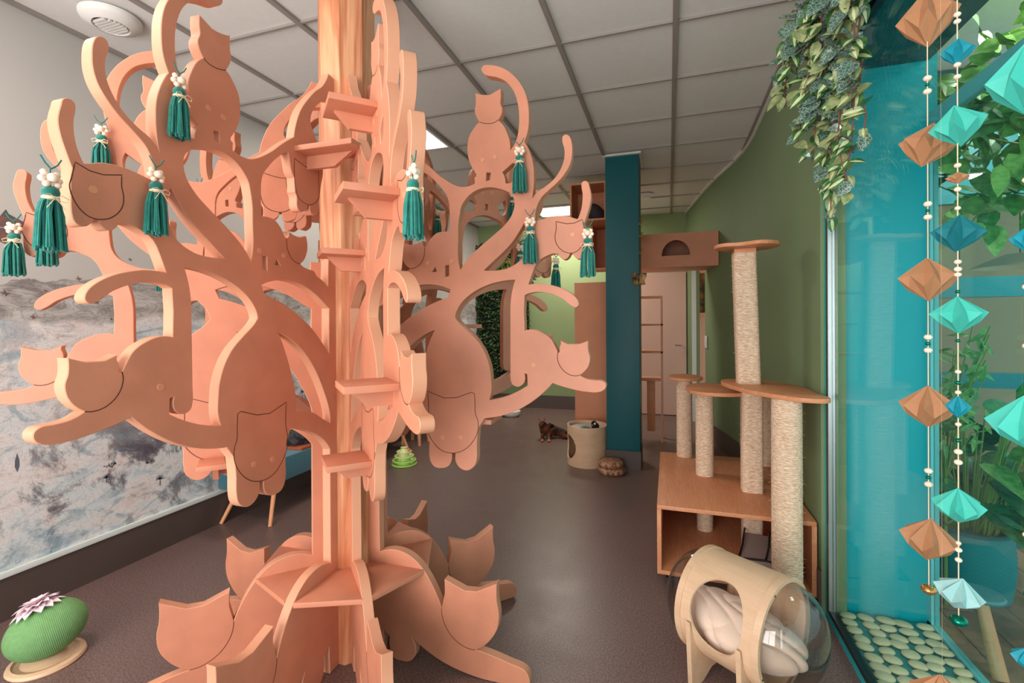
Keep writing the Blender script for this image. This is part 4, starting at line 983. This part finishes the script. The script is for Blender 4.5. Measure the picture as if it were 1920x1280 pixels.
dr=thing('plywood_drum','round plywood cat drum with an oval side hole and a soft tray on top','cat house',(-.745,4.535,0))
bm=bmesh.new(); nz_,na=30,96; rad2=.19; tk=.012; V={}; hz=.175; ca=R(-148)
for s,q in ((0,rad2),(1,rad2-tk)):
    for i in range(nz_+1):
        for k in range(na): V[s,i,k]=[.37*i/nz_,2*PI*k/na-PI,q]
def el(z,a):
    da=(a-ca+PI)%(2*PI)-PI; return math.hypot(da*rad2/.112,(z-hz)/.112),da
for v in V.values():
    q,da=el(v[0],v[1])
    if .93<q<1.08: v[1]=ca+da/q; v[0]=hz+(v[0]-hz)/q
B={k:bm.verts.new((v[2]*math.cos(v[1]),v[2]*math.sin(v[1]),v[0])) for k,v in V.items()}
cells={}
for i in range(nz_):
    for k in range(na):
        z_=.37*(i+.5)/nz_; a=2*PI*(k+.5)/na-PI; cells[i,k]=el(z_,a)[0]<1
def q4(*v):
    try: bm.faces.new(v)
    except ValueError: pass
for (i,k),ins in cells.items():
    if ins: continue
    k2=(k+1)%na
    q4(B[0,i,k],B[0,i,k2],B[0,i+1,k2],B[0,i+1,k]); q4(B[1,i,k],B[1,i+1,k],B[1,i+1,k2],B[1,i,k2])
    if i==0 or cells[i-1,k]: q4(B[0,i,k],B[1,i,k],B[1,i,k2],B[0,i,k2])
    if i==nz_-1 or cells[i+1,k]: q4(B[0,i+1,k],B[0,i+1,k2],B[1,i+1,k2],B[1,i+1,k])
    if cells[i,(k-1)%na]: q4(B[0,i,k],B[0,i+1,k],B[1,i+1,k],B[1,i,k])
    if cells[i,k2]: q4(B[0,i,k2],B[1,i,k2],B[1,i+1,k2],B[0,i+1,k2])
bmesh.ops.recalc_face_normals(bm,faces=bm.faces[:]); link('drum_wall',bm,PLY,dr,40)
bm=bmesh.new(); lathe(bm,[(0,.325),(rad2-.014,.325),(rad2-.014,.34),(.12,.334),(0,.332)],48); link('tray',bm,plain('pale_grey_felt',(196,190,180),.9),dr,50)
bm=bmesh.new(); lathe(bm,[(0,.0),(rad2-.014,.0),(rad2-.014,.02),(0,.02)],48); link('drum_floor',bm,PLY,dr,50)
t=thing('toy_bird','small black plush bird toy with a white eye on the plywood drum','cat toy',(-.655,4.45,.338))
bm=bmesh.new(); ball(bm,(0,0,.035),.036,18,12,(1,1.1,1)); ball(bm,(-.012,-.006,.062),.026,16,10); link('body',bm,plain('black_plush',(14,12,14),.9),t,80)
bm=bmesh.new(); ball(bm,(0,-.031,.066),.010,12,8); link('eye',bm,WHITE,t,80)
bm=bmesh.new(); lathe(bm,[(.008,-.02),(0,.01)],10,Matrix.Translation((-.02,-.038,.052))@Matrix.Rotation(PI/2,4,'X')); link('beak',bm,plain('orange_beak',(236,150,60),.5),t,60)
t=thing('tinsel_toy','small silver and teal tinsel toy lying on the plywood drum','cat toy',(-.75,4.46,.338))
bm=bmesh.new(); r=random.Random(9)
for k in range(60):
    a=r.uniform(0,2*PI); tube(bm,[(0,0,.012),(.03*math.cos(a),.02*math.sin(a),r.uniform(.0,.03)),(r.uniform(.03,.08)*math.cos(a),.03*math.sin(a),r.uniform(0,.012))],.0014,3)
link('tinsel',bm,plain('teal_tinsel',(120,200,190),.2,metal=.8),t,60)
t=thing('wooden_ring_toy','two stacked round dark-grained wooden discs on the floor by the pillar','cat toy',(-.487,4.30,0))
WZ=wood('burnt_wood',(112,66,44),(206,158,122),(18,18,3),.5,2)
for i,(z_,rr_,ox) in enumerate(((.0,.122,0),(.058,.112,-.01))):
    bm=bmesh.new(); prof=[(0,z_)]+[(rr_*(.86+.14*math.sin(PI*s_)),z_+.055*s_) for s_ in [j/8 for j in range(9)]]+[(0,z_+.055)]
    lathe(bm,prof,40,Matrix.Translation((ox,0,0))); link('disc',bm,WZ,t,50)
bm=bmesh.new(); lathe(bm,[(0,.05),(.06,.05),(.06,.062),(0,.062)],24); link('spindle',bm,WZ,t,50)

# cat lying on the floor
cat=thing('cat','dark tortoiseshell cat lying on the floor, head up, facing the camera','cat',(-1.33,5.38,0),R(8))
FUR=leaf_mat('tortoiseshell_fur',(22,16,14),(120,62,34),None,16,.85)
nodes=[((.12,.07,.070),.066),((.04,.03,.075),.070),((-.03,-.01,.095),.066),((-.065,-.04,.135),.048),((-.075,-.065,.180),.046),
 ((-.078,-.105,.170),.024),
 ((-.07,-.05,.05),.03),((-.06,-.13,.020),.019),((-.055,-.20,.015),.017),
 ((-.01,-.06,.05),.03),((.012,-.13,.020),.019),((.02,-.20,.015),.017),
 ((.15,.02,.055),.05),((.17,-.04,.032),.03),((.23,-.05,.018),.018),((.28,-.045,.016),.016),
 ((.19,.10,.04),.022),((.25,.12,.022),.015),((.30,.10,.018),.013),((.34,.06,.018),.011)]
edges=[(0,1),(1,2),(2,3),(3,4),(4,5),(2,6),(6,7),(7,8),(1,9),(9,10),(10,11),(0,12),(12,13),(13,14),(14,15),(0,16),(16,17),(17,18),(18,19)]
link('body',skin(nodes,edges,2),FUR,cat,80)
for s in (-1,1):
    bm=bmesh.new(); lathe(bm,[(.018,0),(.013,.022),(0,.042)],8,Matrix.Translation((-.075+s*.028,-.07,.213))@Matrix.Rotation(R(s*14),4,'Y')@Matrix.Diagonal((1,.5,1,1))); link('ear',bm,plain('ear_pink_brown',(150,96,80),.8),cat,60)
    bm=bmesh.new(); ball(bm,(-.076+s*.019,-.108,.189),.006,10,6); link('eye',bm,plain('amber_eye',(150,130,50),.2),cat,80)
bm=bmesh.new(); ball(bm,(-.078,-.128,.173),.005,8,6); link('nose',bm,plain('nose_pink',(170,100,90),.5),cat,80)
for x_,y_ in ((-.055,-.205),(.02,-.205)):
    bm=bmesh.new(); ball(bm,(x_,y_,.015),.018,12,8,(1,1.2,.8)); link('paw',bm,plain('orange_fur',(196,118,78),.8),cat,80)
t=thing('pet_bowl','white rounded bowl on the floor far behind the tree arm','bowl',(-2.138,6.42,0))
bm=bmesh.new(); lathe(bm,[(0,.0),(.09,.0),(.13,.045),(.135,.08),(.125,.085),(.11,.05),(0,.03)],32); link('bowl',bm,WHITE,t,50)

# ------------------------------------------------------------------ boards, boxes and shelves at the back
t=thing('tall_cabinet','tall narrow light brown cabinet on thin legs left of the teal pillar','cabinet',(-.765,4.9,0))
bm=bmesh.new(); box(bm,-.165,.16,0,.02,.30,1.75,bev=.002); link('door',bm,BOARD,t)
bm=bmesh.new(); box(bm,-.16,.155,.021,.30,.302,1.748); link('body',bm,BOARD,t)
for lx,ly in ((-.09,.05),(.12,.05),(-.09,.26),(.12,.26)):
    bm=bmesh.new(); box(bm,lx-.018,lx+.018,ly-.018,ly+.018,0,.302); link('leg',bm,BOARD,t)
def openbox(name,label,x0,x1,y0,y1,z0,z1,mat,th=.018,cat_='shelf'):
    t=thing(name,label,cat_,((x0+x1)/2,(y0+y1)/2,z0)); t_=t.location
    def q(n,*a): bm=bmesh.new(); box(bm,a[0]-t_[0],a[1]-t_[0],a[2]-t_[1],a[3]-t_[1],a[4]-z0,a[5]-z0); link(n,bm,mat,t)
    q('side',x0,x0+th,y0,y1,z0,z1); q('side',x1-th,x1,y0,y1,z0,z1); q('top',x0+th,x1-th,y0,y1,z1-th,z1); q('bottom',x0+th,x1-th,y0,y1,z0,z0+th); q('back',x0+th,x1-th,y1-th,y1,z0+th,z1-th)
    return t
openbox('box_shelf','open square wooden box shelf high beside the top of the teal pillar',-.972,-.60,4.9,5.3,2.385,2.78,PINE)
openbox('box_shelf','pale closed-looking wooden box below the open square one, behind the pillar',-.80,-.55,5.2,5.5,1.91,2.41,BOARD)
t=thing('dark_cushion','dark grey cushion leaning in the open box shelf beside the pillar','cushion',(-.72,5.08,2.404))
bm=bmesh.new(); bmesh.ops.create_icosphere(bm,subdivisions=3,radius=1)
for v in bm.verts: p=v.co; v.co=Vector((p.x*.10,p.y*.12,max(0,.09+p.z*.11-(p.x+.3)*.05)))
link('cover',bm,plain('dark_grey_cloth',(58,50,56),.9),t,80)
# house box with an arched hole
hb_=thing('cat_house_box','long brown wall box with an arched cat door, right of the teal pillar','cat house',(-.03,5.45,1.93))
def archpts():
    pts=[(.035,.105,1)]; n=14
    for i in range(n+1):
        a=PI*i/n; pts.append((.11-.112*math.cos(a)-.0,.105+.02+.165*math.sin(a)*1.0,0))
    return pts
arch=[Vector((.106-.145*math.cos(PI*i/20),.125+.165*math.sin(PI*i/20))) for i in range(21)]
outl=[Vector(p) for p in ((-.42,.0),(.532,0),(.532,.367),(-.42,.367))]
fm=sheet([outl,arch],.018,.001); link('front_panel',fm,BOARD,hb_)
for n_,a_ in (('side',(-.42,-.402,.010,.50,.018,.349)),('back',(-.402,.43,.482,.50,.018,.349))):
    bm=bmesh.new(); box(bm,*a_); link(n_,bm,BOARD,hb_)
for z_,n_ in ((0,'bottom'),(.349,'top')):
    bm=bmesh.new(); prism(bm,[(-.42,.01),(.53,.01),(.425,.50),(-.42,.50)],z_,z_+.018); link(n_,bm,BOARD,hb_)
# ladder shelf right of the pillar
ls=thing('shelf_unit','narrow open wooden shelf unit on arched legs, half hidden by the teal pillar','shelf',(-.30,5.5,0))
for z_ in (.68,.99,1.295,1.605):
    bm=bmesh.new(); box(bm,-.25,.235,0,.26,z_,z_+.02); link('shelf_board',bm,BEECH,ls)
for xx in (-.25,.215):
    bm=bmesh.new(); box(bm,xx,xx+.02,0,.26,.70,1.605); link('side',bm,BEECH,ls)
    bm=bmesh.new(); box(bm,xx,xx+.02,0.0,.05,0,.68); box(bm,xx,xx+.02,.21,.26,0,.68); link('leg',bm,BEECH,ls)
bm=bmesh.new(); box(bm,.06,.15,.10,.13,.10,.68,bev=.01); link('brace',bm,BEECH,ls)
# butterflies on the pillar edge
BF=leaf_mat('butterfly_wing',(40,18,70),(214,168,70),None,22)
def butterfly(x,y,z,s,label,rz=0):
    t=thing('butterfly',label,'butterfly ornament',(x,y,z),rz,'butterflies on the edge of the pillar')
    for sx in (-1,1):
        bm=bmesh.new()
        leaf(bm,(0,0,.002*s),(sx,-.5,.9),(0,-1,0),.055*s,.045*s,0,.1,.05,5); leaf(bm,(0,0,0),(sx,-.4,-.7),(0,-1,0),.042*s,.036*s,0,.1,.05,5)
        link('wing',bm,[BF],t,60)
    bm=bmesh.new(); ball(bm,(0,-.003,0),.004*s,8,6,(1,1,4)); link('body',bm,BLACK,t,80)
butterfly(-.256,4.434,1.72,1.7,'purple and yellow butterfly on the teal pillar edge',.3)
for z_,lb in ((2.24,'dark butterfly on the pillar edge, uppermost of three'),(2.13,'dark butterfly on the pillar edge, middle of three'),(1.98,'dark butterfly on the pillar edge beside the arched box')):
    butterfly(-.243,4.46,z_,.7,lb,.9)
# little birds printed on the mural: shapes of the wallpaper itself
bm=bmesh.new(); r=random.Random(12)
for k,(y_,z_,s_) in enumerate([(1.65,1.6,1),(1.51,1.53,.7),(1.73,1.48,1),(1.46,1.4,.9),(1.80,1.39,.7),(1.36,1.51,1.2),(2.95,1.55,.9),(3.2,1.49,1),(3.11,1.62,.7),(1.9,1.73,.8),(1.60,1.53,.6),(2.6,1.7,.8),(3.4,1.6,.8)]):
    a=r.uniform(-.6,.6); c_,n_=math.cos(a),math.sin(a); x_=XL+.001
    def P(u,w): return bm.verts.new((x_,y_+(u*c_-w*n_)*s_*.55,z_+(u*n_+w*c_)*s_*.55))
    for poly in (((-.030,.0),(-.012,.005),(.012,.004),(.028,.010),(.014,-.006),(-.012,-.007)),((-.006,.004),(-.016,.030),(.006,.008)),((.0,-.005),(.004,-.026),(.012,-.004))):
        bm.faces.new([P(*p) for p in poly])
# hut shape of the balloon at the left edge
for poly in (((-.06,-.02),(-.05,.02),(-.03,.03),(-.01,.065),(.0,.045),(.03,.03),(.05,.02),(.07,-.01),(.0,-.02)),((-.05,-.025),(.05,-.02),(.03,-.08),(.0,-.10),(-.03,-.09))):
    bm.faces.new([bm.verts.new((XL+.001,1.375+p[0],1.835+p[1])) for p in poly])
inkbm=bmesh.new()
def stroke(y_,z_,a,L_,w):
    c_,n_=math.cos(a),math.sin(a); q=[(0,-w),(L_,-w*.6),(L_,w*.6),(0,w)]
    inkbm.faces.new([inkbm.verts.new((XL+.001,y_+u*c_-v*n_,z_+u*n_+v*c_)) for u,v in q])
for k in range(64):
    y_=r.uniform(1.35,3.4); z_=r.uniform(.33,1.22); s_=r.uniform(.5,1.15); kind=r.random()
    if kind<.4:      # palm or grass fan on a stem
        stroke(y_,z_-.05*s_,PI/2,.05*s_,0.0036)
        for j in range(9): stroke(y_,z_,PI*j/8+r.uniform(-.1,.1),.035*s_,0.0026)
    elif kind<.6:    # cypress
        pts=[(0,-.03),(.009,0),(.008,.03),(0,.065),(-.008,.03),(-.009,0)]
        inkbm.faces.new([inkbm.verts.new((XL+.001,y_+u*s_,z_+v*s_)) for u,v in pts])
    elif kind<.8:    # low bush of strokes
        for j in range(14): stroke(y_+r.uniform(-.04,.04)*s_,z_+r.uniform(-.012,.012),r.uniform(0,PI),.016*s_,0.0032)
    else:            # long hill line
        a_=r.uniform(-.4,.4); yy,zz=y_,z_
        for j in range(7):
            L_=.035*s_; stroke(yy,zz,a_,L_*1.05,0.0024); yy+=L_*math.cos(a_); zz+=L_*math.sin(a_); a_+=r.uniform(-.5,.5)
link('wallpaper_ink_drawings',inkbm,plain('printed_ink',(92,98,112),.6),bpy.data.objects['wall_left'],0)
bmesh.ops.recalc_face_normals(bm,faces=bm.faces[:])
o=link('wallpaper_birds',bm,leaf_mat('printed_bird',(70,84,84),(140,84,72),None,14,.7),bpy.data.objects['wall_left'],0)

# ------------------------------------------------------------------ light
def area(name,loc,rot,sx,sy,e,col=(1,1,1)):
    l=bpy.data.lights.new(name,'AREA'); l.shape='RECTANGLE'; l.size=sx; l.size_y=sy; l.energy=e; l.color=col
    o=bpy.data.objects.new(name,l); C.objects.link(o); o.location=loc; o.rotation_euler=rot; return o
area('daylight_shop_window',(-1.5,YF-.35,1.35),(R(104),0,R(-6)),2.6,2.2,175,(1,.96,.93))
area('daylight_garden_window',(3.3,1.5,1.6),(R(90),0,R(90)),3.6,2.2,14,(1,.97,.93))
area('daylight_lobby_door',(.9,YF-.3,1.3),(R(90),0,0),.36,2.3,26,(1,.98,.95))
for x_,y_ in ((-2.06,3.45),(-1.46,6.45),(-2.06,.45),(2.0,2.6)):  # last two are added: the unseen near panel's, and a fill over the garden plants
    area('panel_and_fill_lamp',(x_,y_,H-.02),(0,0,0),.5,.5,(48 if y_>6 else 22) if x_<0 else 100,(1,.88,.78))
w=bpy.data.worlds.new('w'); S.world=w; w.use_nodes=True; bg=w.node_tree.nodes['Background']
bg.inputs[0].default_value=(.95,.97,1,1); bg.inputs[1].default_value=1.4

# ------------------------------------------------------------------ camera
f=892.; pitch=R(.28); roll=R(-.40); yaw=R(18.24)
cp,sp_=math.cos(pitch),math.sin(pitch)
Rv=Vector((1,0,0)); Fv=Vector((0,cp,-sp_)); Uv=Vector((0,sp_,cp)); c_,s_=math.cos(roll),math.sin(roll)
Rv,Uv=Rv*c_+Uv*s_,Uv*c_-Rv*s_
Z=Matrix.Rotation(yaw,3,'Z'); Rv,Fv,Uv=Z@Rv,Z@Fv,Z@Uv
cam=bpy.data.cameras.new('camera'); cam.sensor_width=36; cam.lens=f/1920*36; cam.shift_y=-36/1920; cam.clip_start=.05
co=bpy.data.objects.new('camera',cam); C.objects.link(co)
co.matrix_world=Matrix(((Rv.x,Uv.x,-Fv.x,0),(Rv.y,Uv.y,-Fv.y,0),(Rv.z,Uv.z,-Fv.z,1.37),(0,0,0,1)))
S.camera=co
S.view_settings.view_transform='Standard'; S.view_settings.look='None'; S.view_settings.exposure=-0.3; S.view_settings.gamma=1; S.view_settings.use_curve_mapping=False
